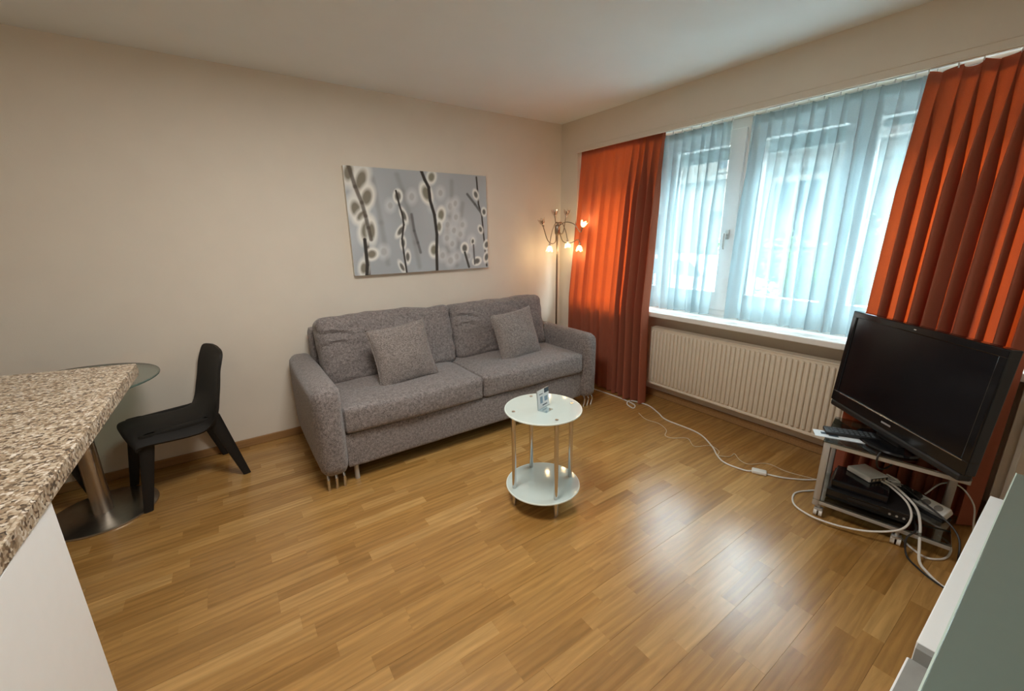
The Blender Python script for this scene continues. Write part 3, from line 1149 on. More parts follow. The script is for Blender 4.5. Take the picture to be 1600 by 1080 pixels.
def paint_willow():
    """Vertex colours of the print: (GH+1, GW+1, 3) in linear values; u right, v up."""
    uu, vv = np.meshgrid(np.linspace(0, 1.524, GW + 1), np.linspace(0, 1, GH + 1))
    rs = np.random.RandomState(4)
    base = np.zeros((GH + 1, GW + 1)) + 0.50
    for _ in range(26):
        cx, cy, s, a = rs.rand() * 1.52, rs.rand(), .08 + .16 * rs.rand(), (rs.rand() - .45) * .14
        base += a * np.exp(-((uu - cx) ** 2 + ((vv - cy) * .8) ** 2) / (2 * s * s))
    img = np.stack([base * .93, base * 1.0, base * 1.05], -1)

    def seg(p, q, w, col, blur, a=1.0):
        p, q = np.array(p), np.array(q)
        d = q - p
        t = np.clip(((uu - p[0]) * d[0] + (vv - p[1]) * d[1]) / (d @ d), 0, 1)
        dist = np.hypot(uu - p[0] - t * d[0], vv - p[1] - t * d[1])
        al = a * np.clip((w + blur - dist) / (blur + 1e-6), 0, 1)
        img[:] = img * (1 - al[..., None]) + np.array(col) * al[..., None]

    def stem(pts, w, col, blur, a=1.0):
        for p, q in zip(pts, pts[1:]):
            seg(p, q, w, col, blur, a)

    def catkin(cx, cy, ang, L, W, blur=.010, core=(.12, .115, .085), halo=(.95, .95, .90), a=1.0):
        c, s = math.cos(ang), math.sin(ang)
        x = (uu - cx) * c + (vv - cy) * s
        y = -(uu - cx) * s + (vv - cy) * c
        r = np.hypot(x / L, y / W)
        k = blur / W
        al = a * np.clip((1 + k - r) / (2 * k), 0, 1)
        img[:] = img * (1 - al[..., None]) + np.array(halo) * al[..., None]
        al = a * np.clip((.80 - r) / .38, 0, 1) * .92
        img[:] = img * (1 - al[..., None]) + np.array(core) * al[..., None]
    S = 1.524
    dk, md = (.055, .05, .045), (.28, .28, .28)

    def P(x, y):   # crop fractions: x from left, y from top
        return (x * S, 1 - y)
    # soft background twigs
    for pts in ([(.33, .05), (.36, .2), (.40, .45), (.42, .7), (.44, .95)], [(.72, .08), (.71, .35), (.67, .55), (.66, .9)], [(.80, .3), (.76, .6), (.73, .95)], [(.17, .1), (.20, .5), (.22, .9)]):
        stem([P(*p) for p in pts], .008, md, .03, .45)
    for (x, y, L, W) in ((.42, .25, .06, .045), (.63, .2, .05, .04), (.70, .33, .06, .045), (.74, .44, .05, .04), (.67, .52, .05, .04), (.72, .58, .05, .04), (.77, .62, .05, .04), (.70, .72, .05, .04), (.56, .34, .04, .03), (.66, .66, .05, .04), (.79, .52, .05, .04), (.74, .30, .05, .035), (.83, .86, .05, .04), (.73, .86, .055, .045), (.27, .34, .05, .04), (.62, .84, .055, .045), (.20, .78, .06, .05), (.68, .90, .06, .05), (.86, .70, .06, .045)):
        catkin(*P(x, y), 1.3, L, W, .035, (.42, .43, .43), (.80, .82, .82), .8)
    # mid-distance
    stem([P(.41, .42), P(.42, .58), P(.44, .70), P(.455, .80)], .008, (.14, .14, .14), .012, .8)
    stem([P(.92, .02), P(.925, .14), P(.93, .30), P(.955, .42), P(.965, .62), P(.985, .98)], .007, dk, .006)
    stem([P(.84, .20), P(.90, .30), P(.945, .38)], .009, (.12, .12, .12), .01, .9)
    for (x, y, an, L, W) in ((.91, .20, 1.9, .06, .038), (.975, .38, 1.6, .05, .036), (.94, .57, 1.9, .05, .034), (.99, .74, 1.2, .06, .045), (.985, .88, 1.3, .07, .04), (.80, .77, 1.5, .065, .052), (.90, .92, .3, .065, .05), (.87, .70, 1.4, .04, .026)):
        catkin(*P(x, y), an, L, W, .010, (.10, .10, .09))
    stem([P(.80, .82), P(.83, .98)], .010, (.08, .08, .07), .008)
    stem([P(.875, .74), P(.88, .95)], .006, (.15, .15, .15), .008)
    # centre-left twig
    for (x, y, an, L, W) in ((.325, .25, 1.4, .07, .05), (.355, .43, 1.9, .085, .036), (.325, .58, .9, .085, .036), (.335, .70, 1.5, .07, .034), (.36, .84, 1.5, .075, .034), (.315, .94, 2.0, .075, .03)):
        catkin(*P(x, y), an, L, W, .010, (.11, .105, .09))
    stem([P(.315, .20), P(.33, .33), P(.345, .42), P(.35, .52), P(.33, .66), P(.335, .80), P(.345, 1.0)], .007, dk, .006)
    # main twig
    for (x, y, an, L, W) in ((.57, .05, 1.2, .075, .055), (.525, .21, 1.85, .115, .072), (.625, .42, 1.35, .09, .055), (.605, .54, 1.5, .075, .04), (.555, .78, 1.45, .085, .06)):
        catkin(*P(x, y), an, L, W, .014, (.22, .21, .15))
    stem([P(.495, -.02), P(.52, .08), P(.545, .15), P(.55, .28), P(.575, .42), P(.585, .62), P(.575, .8), P(.57, 1.0)], .014, dk, .006)
    # left twig, large and soft
    stem([P(.03, -.02), P(.06, .18), P(.09, .32), P(.10, .48), P(.105, .62), P(.09, .78), P(.085, 1.0)], .016, (.10, .085, .07), .012)
    for (x, y, an, L, W, bl) in ((.03, .06, 1.3, .12, .07, .03), (.10, .12, 1.2, .16, .075, .03), (.125, .27, 1.2, .13, .075, .02), (.05, .38, 1.7, .12, .075, .03), (.08, .44, .8, .09, .05, .02), (.10, .57, 1.3, .14, .075, .02), (.135, .58, 1.5, .13, .05, .02), (.12, .80, .4, .075, .062, .014), (.06, .93, 1.4, .09, .05, .02)):
        catkin(*P(x, y), an, L, W, bl, (.20, .18, .13), (.95, .94, .88))
    stem([P(.03, -.02), P(.06, .18), P(.09, .32), P(.105, .44), P(.115, .55), P(.125, .66)], .012, (.12, .10, .08), .012, .85)
    stem([P(.085, .66), P(.085, .9), P(.075, 1.0)], .014, dk, .006)
    return np.clip(img, .01, .95)


img = paint_willow()
me = bpy.data.meshes.new('canvas_print')
xs = np.linspace(PXa, PXb, GW + 1) - pic.location.x
zs = np.linspace(PZa, PZb, GH + 1) - pic.location.z
VX, VZ = np.meshgrid(xs, zs)
verts = np.stack([VX.ravel(), np.full(VX.size, -0.0405), VZ.ravel()], -1)
idx = np.arange((GW + 1) * (GH + 1)).reshape(GH + 1, GW + 1)
faces = np.stack([idx[:-1, :-1].ravel(), idx[:-1, 1:].ravel(), idx[1:, 1:].ravel(), idx[1:, :-1].ravel()], -1)
me.from_pydata(verts.tolist(), [], faces.tolist())
ca = me.color_attributes.new('print', 'FLOAT_COLOR', 'POINT')
flat = np.concatenate([img.reshape(-1, 3), np.ones((img.shape[0] * img.shape[1], 1))], 1).astype(np.float32)
ca.data.foreach_set('color', flat.ravel())
mt, nt, b = new_mat('willow_print')
at = nt.nodes.new('ShaderNodeAttribute')
at.attribute_name = 'print'
nt.links.new(at.outputs['Color'], b.inputs['Base Color'])
b.inputs['Roughness'].default_value = 0.7
b.inputs['Specular IOR Level'].default_value = 0.2
me.materials.append(mt)
o = bpy.data.objects.new('canvas_print', me)
COL.objects.link(o)
o.parent = pic
obj('stretcher_frame', box(PXa, PXb, -0.040, 0.0, PZa, PZb, bevel=0.003), M['canvas_edge'], pic, False)

# ================================================================== FLOOR LAMP
lx, ly = -0.205, -0.19
lamp = thing('floor_lamp', (lx, ly, 0), 'chrome multi-arm floor lamp with glass flower bulbs behind the sofa end', 'lamp')
bm = bmesh.new()
add_lathe(bm, [(0, 0), (.125, 0), (.125, .012), (.11, .02), (.02, .03), (.012, .05), (0, .05)], (lx, ly, 0), 32)
obj('base', bm, M['chrome'], lamp)
bm = bmesh.new()
add_cyl(bm, (lx, ly, .03), (lx, ly, 1.44), .0085, n=14)
obj('pole', bm, M['lampmetal'], lamp)
bm = bmesh.new()
add_lathe(bm, [(0, 0), (.012, 0), (.024, .02), (.026, .05), (.026, .085), (.018, .10), (0, .10)], (lx, ly, 1.425), 20)
obj('hub', bm, M['lampmetal'], lamp)


def bulb(pos, direc, arm_pts, lit):
    bm = bmesh.new()
    add_tube(bm, smooth_path(arm_pts, 8), .0042, 8)
    arm = obj('lamp_arm', bm, M['lampmetal'], lamp)
    d = Vector(direc).normalized()
    q = d.to_track_quat('Z', 'Y').to_matrix()
    bm = bmesh.new()
    add_lathe(bm, [(0, -.012), (.007, -.012), (.011, 0), (.010, .014), (0, .016)], pos, 12, q)
    sk = obj('bulb_socket', bm, M['steel'], arm)
    # flower shaped glass: five petals
    bm = bmesh.new()
    n = 30
    rings = []
    for (h, r0, fl) in ((.010, .010, 0), (.020, .019, .05), (.034, .026, .12), (.048, .029, .25), (.060, .031, .4)):
        rings.append([bm.verts.new(Vector(pos) + q @ Vector((r0 * (1 + fl * .35 * math.cos(5 * 2 * PI * k / n)) * math.cos(2 * PI * k / n),
                                                            r0 * (1 + fl * .35 * math.cos(5 * 2 * PI * k / n)) * math.sin(2 * PI * k / n),
                                                            h + fl * .022 * math.cos(5 * 2 * PI * k / n)))) for k in range(n)])
    for a, b2 in zip(rings, rings[1:]):
        for k in range(n):
            bm.faces.new((a[k], a[(k + 1) % n], b2[(k + 1) % n], b2[k]))
    sh = obj('glass_flower', bm, M['shade_on'] if lit else M['bulb_off'], arm)
    bm = bmesh.new()
    add_lathe(bm, [(0, .012), (.006, .014), (.0085, .024), (.0085, .040), (.005, .049), (0, .051)], pos, 12, q)
    bu = obj('bulb', bm, M['bulb_on'] if lit else M['bulb_off'], arm)
    if lit:
        bu['label'] = 'lit bulb'
        ld = bpy.data.lights.new('lamp_light', 'POINT')
        ld.energy = 0.5
        ld.color = (1.0, 0.72, 0.38)
        ld.shadow_soft_size = 0.02
        lo = bpy.data.objects.new('lamp_light', ld)
        COL.objects.link(lo)
        lo.location = Vector(pos) + d * .075


hz = 1.50
HUB = Vector((lx, ly, 1.50))
# unlit upward flowers
bulb((-0.385, -0.2, 1.515), (-.45, 0, 1), [HUB + Vector((-.015, 0, -.04)), (-0.235, -.2, 1.37), (-0.285, -.2, 1.352), (-0.335, -.2, 1.39), (-0.383, -.2, 1.50)], False)
bulb((-0.243, -0.2, 1.595), (-.12, 0, 1), [HUB, (-0.175, -.2, 1.535), (-0.205, -.2, 1.545), (-0.235, -.2, 1.54), (-0.243, -.2, 1.585)], False)
bulb((-0.105, -0.2, 1.60), (.16, 0, 1), [HUB + Vector((.02, 0, -.04)), (-0.155, -.2, 1.44), (-0.13, -.2, 1.49), (-0.110, -.2, 1.59)], False)
# lit downward flowers
bulb((-0.322, -0.22, 1.345), (-.10, -.05, -1), [HUB, (-0.215, -.2, 1.545), (-0.245, -.2, 1.53), (-0.29, -.21, 1.45), (-0.322, -.22, 1.355)], True)
bulb((-0.100, -0.22, 1.375), (.05, -.05, -1), [HUB, (-0.195, -.2, 1.54), (-0.155, -.2, 1.54), (-0.12, -.21, 1.47), (-0.100, -.22, 1.385)], True)
# lit flowers towards the curtain
bulb((-0.090, -0.405, 1.488), (.12, -.35, 1), [HUB, (-0.17, -.26, 1.545), (-0.13, -.34, 1.525), (-0.100, -.39, 1.455), (-0.090, -.405, 1.478)], True)
bulb((-0.095, -0.385, 1.345), (.0, .1, -1), [HUB + Vector((.015, -.01, -.04)), (-0.165, -.23, 1.37), (-0.125, -.29, 1.355), (-0.10, -.36, 1.385), (-0.095, -.385, 1.355)], True)

# ================================================================== COFFEE TABLE
cx, cy = -1.612, -1.717
ct = thing('glass_side_table', (cx, cy, 0), 'round two-tier frosted glass side table with chrome legs in front of the sofa', 'table')


def disc(bm, c, r, z0, z1, n=64, bev=.002):
    add_lathe(bm, [(0, z0), (r - bev, z0), (r, z0 + bev), (r, z1 - bev), (r - bev, z1), (0, z1)], (c[0], c[1], 0), n)


def glass_disc(nm, c, r, z0, z1, mat, rim, parent):
    bm = bmesh.new()
    disc(bm, c, r, z0, z1)
    g = obj(nm, bm, mat, parent)
    bm = bmesh.new()
    add_lathe(bm, [(r - .004, z1 + .0003), (r - .001, z1 + .0003), (r + .0005, z1 - .002), (r + .0005, z0 + .002)], (c[0], c[1], 0), 64)
    obj('polished_rim', bm, rim, g)
    return g


glass_disc('table_top', (cx, cy), 0.205, 0.542, 0.550, M['frost'], M['frost_rim'], ct)
glass_disc('lower_shelf', (cx, cy), 0.203, 0.096, 0.104, M['frost'], M['frost_rim'], ct)
for k, deg in enumerate((163, 255, 343, 75)):
    a = R(deg)
    px, py = cx + .166 * math.cos(a), cy + .166 * math.sin(a)
    bm = bmesh.new()
    add_cyl(bm, (px, py, 0.0), (px, py, 0.012), .0095, n=16)
    add_cyl(bm, (px, py, 0.012), (px, py, 0.542), .0115, n=18)
    lg = obj('leg', bm, M['chrome'], ct)
    bm = bmesh.new()
    add_cyl(bm, (px, py, 0.550), (px, py, 0.5535), .009, n=16)
    obj('top_cap', bm, M['chrome'], lg)

# card holder on the table
ch = thing('card_holder', (-1.625, -1.742, 0.5505), 'small clear holder with a printed card standing on the round glass table', 'sign')
hd = R(16)
mC = T(-1.610, -1.717, 0.551) @ RZ(hd) @ RX(R(-5))


def card(x0, x1, y0, y1, z0, z1, mat, nm, par):
    b = box(x0, x1, y0, y1, z0, z1)
    xform(b, mC)
    return obj(nm, b, mat, par, False)


panel = card(-.052, .052, -.0035, 0, 0.0, .104, M['acrylic'], 'acrylic_panel', ch)
cd = card(-.050, .050, .0005, .0015, .002, .102, M['paper'], 'printed_card', ch)
b = box(-.050, .050, -.0042, -.0036, .003, .103); xform(b, mC); pc = obj('printed_front', b, M['paper'], ch, False)
for (x0, x1, z0, z1, m_) in ((.010, .050, .078, .103, 'ink'), (-.030, -.008, .030, .066, 'inkblue'), (.008, .036, .034, .060, 'inkblue'), (-.012, .030, .014, .020, 'ink'), (-.036, -.004, .078, .082, 'ink')):
    b = box(x0, x1, -.0047, -.0043, z0, z1); xform(b, mC); obj('print_mark', b, M[m_], pc, False)
b = box(-.052, .010, -.055, 0, 0, .003)
xform(b, T(-1.610, -1.717, 0.551) @ RZ(hd))
obj('holder_foot', b, M['acrylic'], ch, False)

# ================================================================== DINING CORNER
dt = thing('glass_dining_table', (-3.63, -0.40, 0), 'round clear-glass dining table on a steel pedestal behind the counter', 'table')
bm = bmesh.new()
disc(bm, (-3.63, -0.40), 0.37, 0.732, 0.742)
g = obj('table_top', bm, M['clear_green'], dt)
bm = bmesh.new()
add_lathe(bm, [(.366, .7425), (.3705, .740), (.3705, .734), (.366, .7315)], (-3.63, -.40, 0), 64)
obj('polished_rim', bm, plain('green_glass_edge', (.10, .15, .13), .15), g)
bm = bmesh.new()
add_cyl(bm, (-3.63, -.40, .012), (-3.63, -.40, .715), .042, n=28)
obj('pedestal', bm, M['steel'], dt)
bm = bmesh.new()
add_lathe(bm, [(0, 0), (.232, 0), (.235, .003), (.234, .009), (.228, .012), (0, .013)], (-3.63, -.40, 0), 64)
obj('base_plate', bm, M['steel'], dt)
bm = bmesh.new()
disc(bm, (-3.63, -.40), .14, .715, .732, 32)
obj('top_flange', bm, M['steel'], dt)


def chair(loc, heading, label):
    """Moulded shell chair; local +x is the front."""
    t = thing('shell_chair', loc, label, 'chair', 'black shell chairs at the glass table', heading)
    # profile of the shell in (x, z), front lip to top of back
    prof = [(.240, .385), (.252, .418), (.236, .446), (.17, .451), (.08, .443), (0, .437), (-.07, .438), (-.125, .452), (-.165, .485), (-.190, .53), (-.207, .59), (-.222, .66), (-.236, .73), (-.246, .785), (-.250, .810)]
    pts = smooth_path([(p[0], 0, p[1]) for p in prof], 3)
    n = len(pts)
    NW = 16
    bm = bmesh.new()
    G = []
    for i, p in enumerate(pts):
        s = i / (n - 1)
        q = max(0.0, (s - .40) / .60)
        hw = .212 + .018 * min(1, s / .40) - .052 * q
        if q > .80:
            hw *= math.sqrt(max(0.03, 1 - ((q - .80) / .205) ** 2.4))
        if s < .14:
            hw *= 1 - .10 * ((.14 - s) / .14) ** 2
        t_ = min(1, max(0, (q - .02) / .45))
        t_ = t_ * t_ * (3 - 2 * t_)
        skirt = .070 * (1 - t_) * min(1, .25 + s / .10)
        wing = .026 * t_ * (1 - max(0, q - .7) / .3)
        row = []
        for k in range(NW + 1):
            v = -1 + 2 * k / NW
            row.append(bm.verts.new(p + Vector((wing * v * v - .055 * abs(v) ** 3.5 * max(0, 1 - s / .22) ** 1.5, hw * v, -skirt * abs(v) ** 3.0))))
        G.append(row)
    for i in range(n - 1):
        for k in range(NW):
            bm.faces.new((G[i][k], G[i][k + 1], G[i + 1][k + 1], G[i + 1][k]))
    bmesh.ops.recalc_face_normals(bm, faces=bm.faces)
    bmesh.ops.solidify(bm, geom=bm.faces[:], thickness=0.014)
    obj('seat_shell', bm, M['chair'], t, local=True, auto=60)

    def beam(p0, p1, w0, d0, w1, d1, nm, bend=None):
        bm = bmesh.new()
        P = [Vector(p0)] + ([Vector(bend)] if bend else []) + [Vector(p1)]
        ws = [w0, (w0 + w1) / 2, w1] if bend else [w0, w1]
        ds = [d0, (d0 + d1) / 2, d1] if bend else [d0, d1]
        rings = []
        for p, w, d in zip(P, ws, ds):
            c = []
            for (sx, sy) in ((-1, -.6), (-.6, -1), (.6, -1), (1, -.6), (1, .6), (.6, 1), (-.6, 1), (-1, .6)):
                c.append(bm.verts.new(p + Vector((sx * w / 2, sy * d / 2, 0))))
            rings.append(c)
        for a, b2 in zip(rings, rings[1:]):
            for k in range(8):
                bm.faces.new((a[k], a[(k + 1) % 8], b2[(k + 1) % 8], b2[k]))
        bm.faces.new(rings[0][::-1])
        bm.faces.new(rings[-1])
        return obj(nm, bm, M['chair'], t, local=True)
    for s in (-1, 1):
        beam((.165, s * .165, .425), (.238, s * .195, 0.0), .070, .036, .040, .026, 'leg')
        beam((-.135, s * .160, .425), (-.245, s * .195, 0.0), .078, .036, .040, .026, 'leg')
        bm = bmesh.new()
        add_box(bm, -.15, .18, s * .165 - .014, s * .165 + .014, .385, .425, .006)
        obj('side_rail', bm, M['chair'], t, local=True)
    bm = bmesh.new()
    add_box(bm, .13, .165, -.16, .16, .392, .425, .006)
    add_box(bm, -.14, -.105, -.16, .16, .392, .425, .006)
    obj('cross_rail', bm, M['chair'], t, local=True)
    return t


chair((-3.252, -0.288, 0), R(195.5), 'black moulded shell chair standing in full view between the glass table and sofa')
chair((-3.925, -0.27, 0), R(20), 'black chair mostly hidden behind the granite counter, one leg showing')

# ================================================================== COUNTER
ZC = 1.0
counter = thing('kitchen_counter', (-3.7, -2.4, 0), 'breakfast counter with speckled granite-look worktop and white side panel', 'counter')
bm = bmesh.new()
poly = [(-3.203, -1.320), (-3.203, -1.304), (-3.212, -1.300), (-3.56, -1.218), (-4.35, -1.03), (-4.35, -3.3), (-3.245, -3.3)]
add_extrude(bm, poly, ZC - .042, ZC)
ed = [e for e in bm.edges if abs(e.verts[0].co.z - e.verts[1].co.z) < 1e-6]
bmesh.ops.bevel(bm, geom=ed, offset=.010, segments=3, affect='EDGES')
obj('worktop', bm, M['granite'], counter)
obj('side_panel', box(-3.30, -3.229, -3.28, -2.217, 0, ZC - .042, bevel=.001), M['white'], counter, False)
obj('carcass', box(-4.30, -3.30, -3.28, -2.26, 0.0, ZC - .042), M['white'], counter, False)

# ================================================================== SIDEBOARD
sb = thing('sideboard', (-1.85, -3.46, 0), 'low white sideboard with a frosted sage glass top at the right edge', 'sideboard')
obj('carcass', box(-2.62, -1.10, -3.70, -3.262, 0.06, 0.728, bevel=.002), M['white'], sb, False)
bm = bmesh.new()
add_box(bm, -2.64, -1.075, -3.70, -3.250, 0.729, 0.738, .0015)
g = obj('glass_top', bm, M['sage'], sb, False)
obj('polished_rim', box(-2.64, -1.073, -3.2505, -3.2478, 0.7295, 0.7375), M['sage_rim'], g, False)
obj('drawer_front', box(-1.951, -1.205, -3.258, -3.221, 0.40, 0.700, bevel=.002), M['white'], sb, False)
f2 = obj('drawer_front', box(-2.60, -1.968, -3.258, -3.2165, 0.33, 0.672, bevel=.0015), M['white'], sb, False)
gs = obj('top_strip', box(-2.598, -1.970, -3.257, -3.2195, 0.6722, 0.6735), M['greystrip'], f2, False)
gs['label'] = 'grey strip on the drawer top'
obj('drawer_gap_shade', box(-1.968, -1.952, -3.258, -3.2235, 0.30, 0.699), M['greystrip'], sb, False)  # grey filler stands in for the shaded gap between the drawer fronts
obj('drawer_front', box(-1.958, -1.205, -3.258, -3.230, 0.09, 0.395, bevel=.002), M['white'], sb, False)
obj('drawer_front', box(-2.60, -2.000, -3.258, -3.230, 0.09, 0.325, bevel=.002), M['white'], sb, False)
for xx in (-2.55, -1.17):
    for yy in (-3.64, -3.32):
        bm = bmesh.new()
        add_cyl(bm, (xx, yy, 0), (xx, yy, .06), .02, n=14)
        obj('leg', bm, M['silver'], sb)

# ================================================================== TV STAND
SA = R(10.5)
stand = thing('tv_stand', (-0.57, -2.644, 0), 'silver rolling television stand with two glass shelves beside the radiator', 'tv stand', None, SA - PI / 2)
# local frame: +x runs along the front edge (towards the sideboard), +y into the corner
SWD, SD = 0.50, 0.38
bm = bmesh.new()
add_box(bm, -.004, SWD, -.004, SD, .418, .426, .002)
obj('top_shelf', bm, M['stand_glass'], stand, False, local=True)
bm = bmesh.new()
add_box(bm, 0.0, SWD, 0.0, SD, .092, .100, .002)
obj('bottom_shelf', bm, M['stand_glass'], stand, False, local=True)
bm = bmesh.new()
add_box(bm, 0, SWD, 0.002, .020, .396, .4175, .003)
add_box(bm, 0, SWD, SD - .02, SD - .002, .396, .4175, .003)
obj('upper_rail', bm, M['silver'], stand, False, local=True)
bm = bmesh.new()
add_box(bm, 0, SWD, 0.002, .020, .072, .0915, .003)
add_box(bm, 0, SWD, SD - .02, SD - .002, .072, .0915, .003)
obj('lower_rail', bm, M['silver'], stand, False, local=True)
for (xx, yy) in ((0.0, 0.0), (0.0, SD - .05), (SWD - .03, SD - .05)):
    bm = bmesh.new()
    add_box(bm, xx, xx + .03, yy, yy + .05, .06, .4175, .006)
    obj('upright', bm, M['silver'], stand, local=True)
for (xx, yy) in ((.03, .02), (.33, .02), (.03, SD - .03), (SWD - .03, SD - .03)):
    bm = bmesh.new()
    add_cyl(bm, (xx, yy, .03), (xx, yy, .075), .008, n=10)
    add_box(bm, xx - .018, xx + .018, yy - .016, yy + .016, .030, .048, .004)
    fk = obj('caster', bm, M['silver'], stand, local=True)
    bm = bmesh.new()
    for s in (-1, 1):
        add_cyl(bm, (xx + s * .004, yy, .022), (xx + s * .018, yy, .022), .022, n=18)
    obj('caster_wheel', bm, M['whiteplastic'], fk, local=True)

# ================================================================== TELEVISION
TVC = Vector((-0.392, -2.817, 0.4265))
tv = thing('television', TVC, 'black flat-screen television on the rolling stand in front of the right curtain', 'television', None, R(49.5))
tm = T(0, 0, .0735) @ RX(R(3.5))     # lean back (top goes away from the room)


def tvbox(nm, args, mat, par, bevel=.004, m=tm, smooth=False):
    b = box(*args, bevel=bevel)
    xform(b, m)
    return obj(nm, b, mat, par, smooth, local=True)


bm = bmesh.new()
for bx in ((-.40, .40, -.045, 0, .478, .512), (-.40, .40, -.045, 0, .0, .062), (-.40, -.366, -.045, 0, .055, .485), (.366, .40, -.045, 0, .055, .485)):
    add_box(bm, *bx, bevel=.005)
xform(bm, tm)
obj('bezel', bm, M['gloss_black'], tv, False, local=True)
tvbox('screen', (-.368, .368, -.03, -.006, .058, .482), M['screen'], tv, .001)
tvbox('rear_housing', (-.33, .33, -.095, -.04, .06, .45), M['blackplastic'], tv, .02)
tvbox('silver_strip', (-.375, .34, -.001, .0022, .0545, .0585), M['chrome'], tv, .0008)
tvbox('badge', (-.028, .028, 0, .0012, .026, .034), M['silver'], tv, .0004)
tvbox('sensor_mark', (-.006, .006, 0, .0012, .494, .498), M['whiteplastic'], tv, .0004)
b = box(-.39, .39, -.05, .004, -.030, .004, bevel=.010)
xform(b, tm)
obj('speaker_bar', b, M['blackplastic'], tv, False, local=True)
bm = bmesh.new()
add_box(bm, -.07, .07, -.06, -.02, .010, .085, .01)
obj('neck', bm, M['blackplastic'], tv, False, local=True)
bm = bmesh.new()
add_lathe(bm, [(0, 0), (.125, 0), (.13, .004), (.125, .012), (.05, .016), (0, .016)], (0, -.03, 0), 40)
xform(bm, Matrix.Diagonal((1.15, .8, 1, 1)))
obj('foot', bm, M['gloss_black'], tv, local=True)


# ================================================================== DEVICES
def dev(name, loc, rz, label, cat):
    return thing(name, loc, label, cat, None, rz)


# leaflet and keypad remote on the top shelf
lf = dev('leaflet', (-0.465, -2.672, 0.4265), R(-62), 'white printed leaflet lying at the front corner of the stand top', 'leaflet')
obj('sheet', box(-.105, .105, -.040, .040, 0, .002), M['paper'], lf, False, local=True)
for bx in ((-.045, -.005, -.02, .022), (-.075, -.052, -.005, .02)):
    obj('print_block', box(bx[0], bx[1], bx[2], bx[3], .0021, .0026), M['ink'], lf, False, local=True)
rm = dev('remote_control', (-0.405, -2.700, 0.4268), R(-60), 'large black keypad remote beside the white leaflet', 'remote')
obj('case', box(-.11, .11, -.042, .038, 0, .018, bevel=.006), M['blackplastic'], rm, local=True)
keym = None
for i in range(9):
    for j in range(3):
        if keym is None:
            b = box(-.006, .006, -.006, .006, 0, .003, bevel=.001, seg=1)
            keym = bpy.data.meshes.new('key'); b.to_mesh(keym); b.free()
            keym.materials.append(plain('key_grey', (.10, .11, .12), .4))
        o = bpy.data.objects.new('key', keym); COL.objects.link(o); o.parent = rm
        o.location = (-.085 + i * .021, -.026 + j * .022, .0175)

# stacked boxes on the bottom shelf (stand frame)
SR = SA - PI / 2


def on_stand(x, y, z):
    v = Matrix.Rotation(SR, 3, 'Z') @ Vector((x, y, 0))
    return (-0.57 + v.x, -2.644 + v.y, z)


dv = dev('dvd_player', on_stand(.20, .19, .1005), SR, 'flat black disc player on the lower glass shelf of the stand', 'disc player')
obj('case', box(-.155, .155, -.14, .13, .006, .052, bevel=.004), M['blackplastic'], dv, False, local=True)
obj('front_fascia', box(-.155, .155, -.146, -.139, .006, .052, bevel=.002), M['gloss_black'], dv, False, local=True)
obj('disc_tray', box(-.07, .05, -.1475, -.1455, .030, .042), M['blackplastic'], dv, False, local=True)
for xx in (.09, .115, .14):
    b = bmesh.new(); add_cyl(b, (xx, -.149, .028), (xx, -.145, .028), .005, n=12); obj('button', b, M['silver'], dv, local=True)
for xx in (-.13, .13):
    for yy in (-.12, .11):
        b = bmesh.new(); add_cyl(b, (xx, yy, 0), (xx, yy, .008), .010, n=10); obj('foot', b, M['blackplastic'], dv, local=True)
tb = dev('set_top_box', on_stand(.165, .18, .1527), SR, 'smaller black receiver box stacked on the disc player', 'receiver')
obj('case', box(-.11, .11, -.10, .09, 0, .042, bevel=.006), M['gloss_black'], tb, False, local=True)
obj('front_fascia', box(-.108, .108, -.104, -.099, .004, .038, bevel=.002), M['screen'], tb, False, local=True)
ro = dev('router', (-0.298, -2.775, 0.1957), R(-116), 'small white router lying on the black receiver box', 'router')
obj('case', box(-.062, .062, -.056, .056, 0, .026, bevel=.005), M['whiteplastic'], ro, False, local=True)
obj('port_panel', box(.0615, .0635, -.048, .048, .005, .021), M['blackplastic'], ro, False, local=True)
for k in range(4):
    obj('port', box(.0636, .0642, -.040 + k * .021, -.026 + k * .021, .007, .018), M['cable_clear'], ro, False, local=True)

# power strip on the lower shelf
psl = on_stand(.375, .285, .1005)
ps = dev('power_strip', psl, R(-113), 'white multi-socket power strip propped behind the television stand shelf', 'power strip')
pm = T(0, 0, .030) @ RX(R(38))
b = box(-.135, .135, -.028, .028, -.020, .020, bevel=.006); xform(b, pm); obj('housing', b, M['whiteplastic'], ps, False, local=True)
for k in range(5):
    b = bmesh.new()
    add_lathe(b, [(.0165, .0200), (.0168, .0215), (.019, .0215), (.0195, .0200)], (-.10 + k * .05, 0, 0), 20)
    xform(b, pm)
    so = obj('socket', b, M['whiteplastic'], ps, local=True)
    b = bmesh.new()
    add_lathe(b, [(0, .0203), (.0166, .0203)], (-.10 + k * .05, 0, 0), 20)
    xform(b, pm)
    obj('socket_recess', b, M['socket'], so, local=True)
b = box(-.135, .135, -.03, .03, -.005, .006); obj('base_foot', b, M['blackplastic'], ps, False, local=True)


def plug(kx, mat, label, name, sx, sy, sz):
    o_ = Matrix.Translation(psl) @ RZ(R(-113)) @ pm @ T(kx, 0, .0208)
    t = thing(name, o_.translation, label, 'plug')
    b = box(-sx, sx, -sy, sy, 0, sz, bevel=.005)
    xform(b, Matrix.Translation(-o_.translation) @ o_)
    obj('body', b, mat, t, False, local=True)
    b = bmesh.new()
    add_cyl(b, (0, 0, sz - .001), (0, -.004, sz + .018), .006, .004, 10)
    xform(b, Matrix.Translation(-o_.translation) @ o_)
    obj('strain_relief', b, mat, t, local=True)
    return o_ @ Vector((0, -.004, sz + .018))


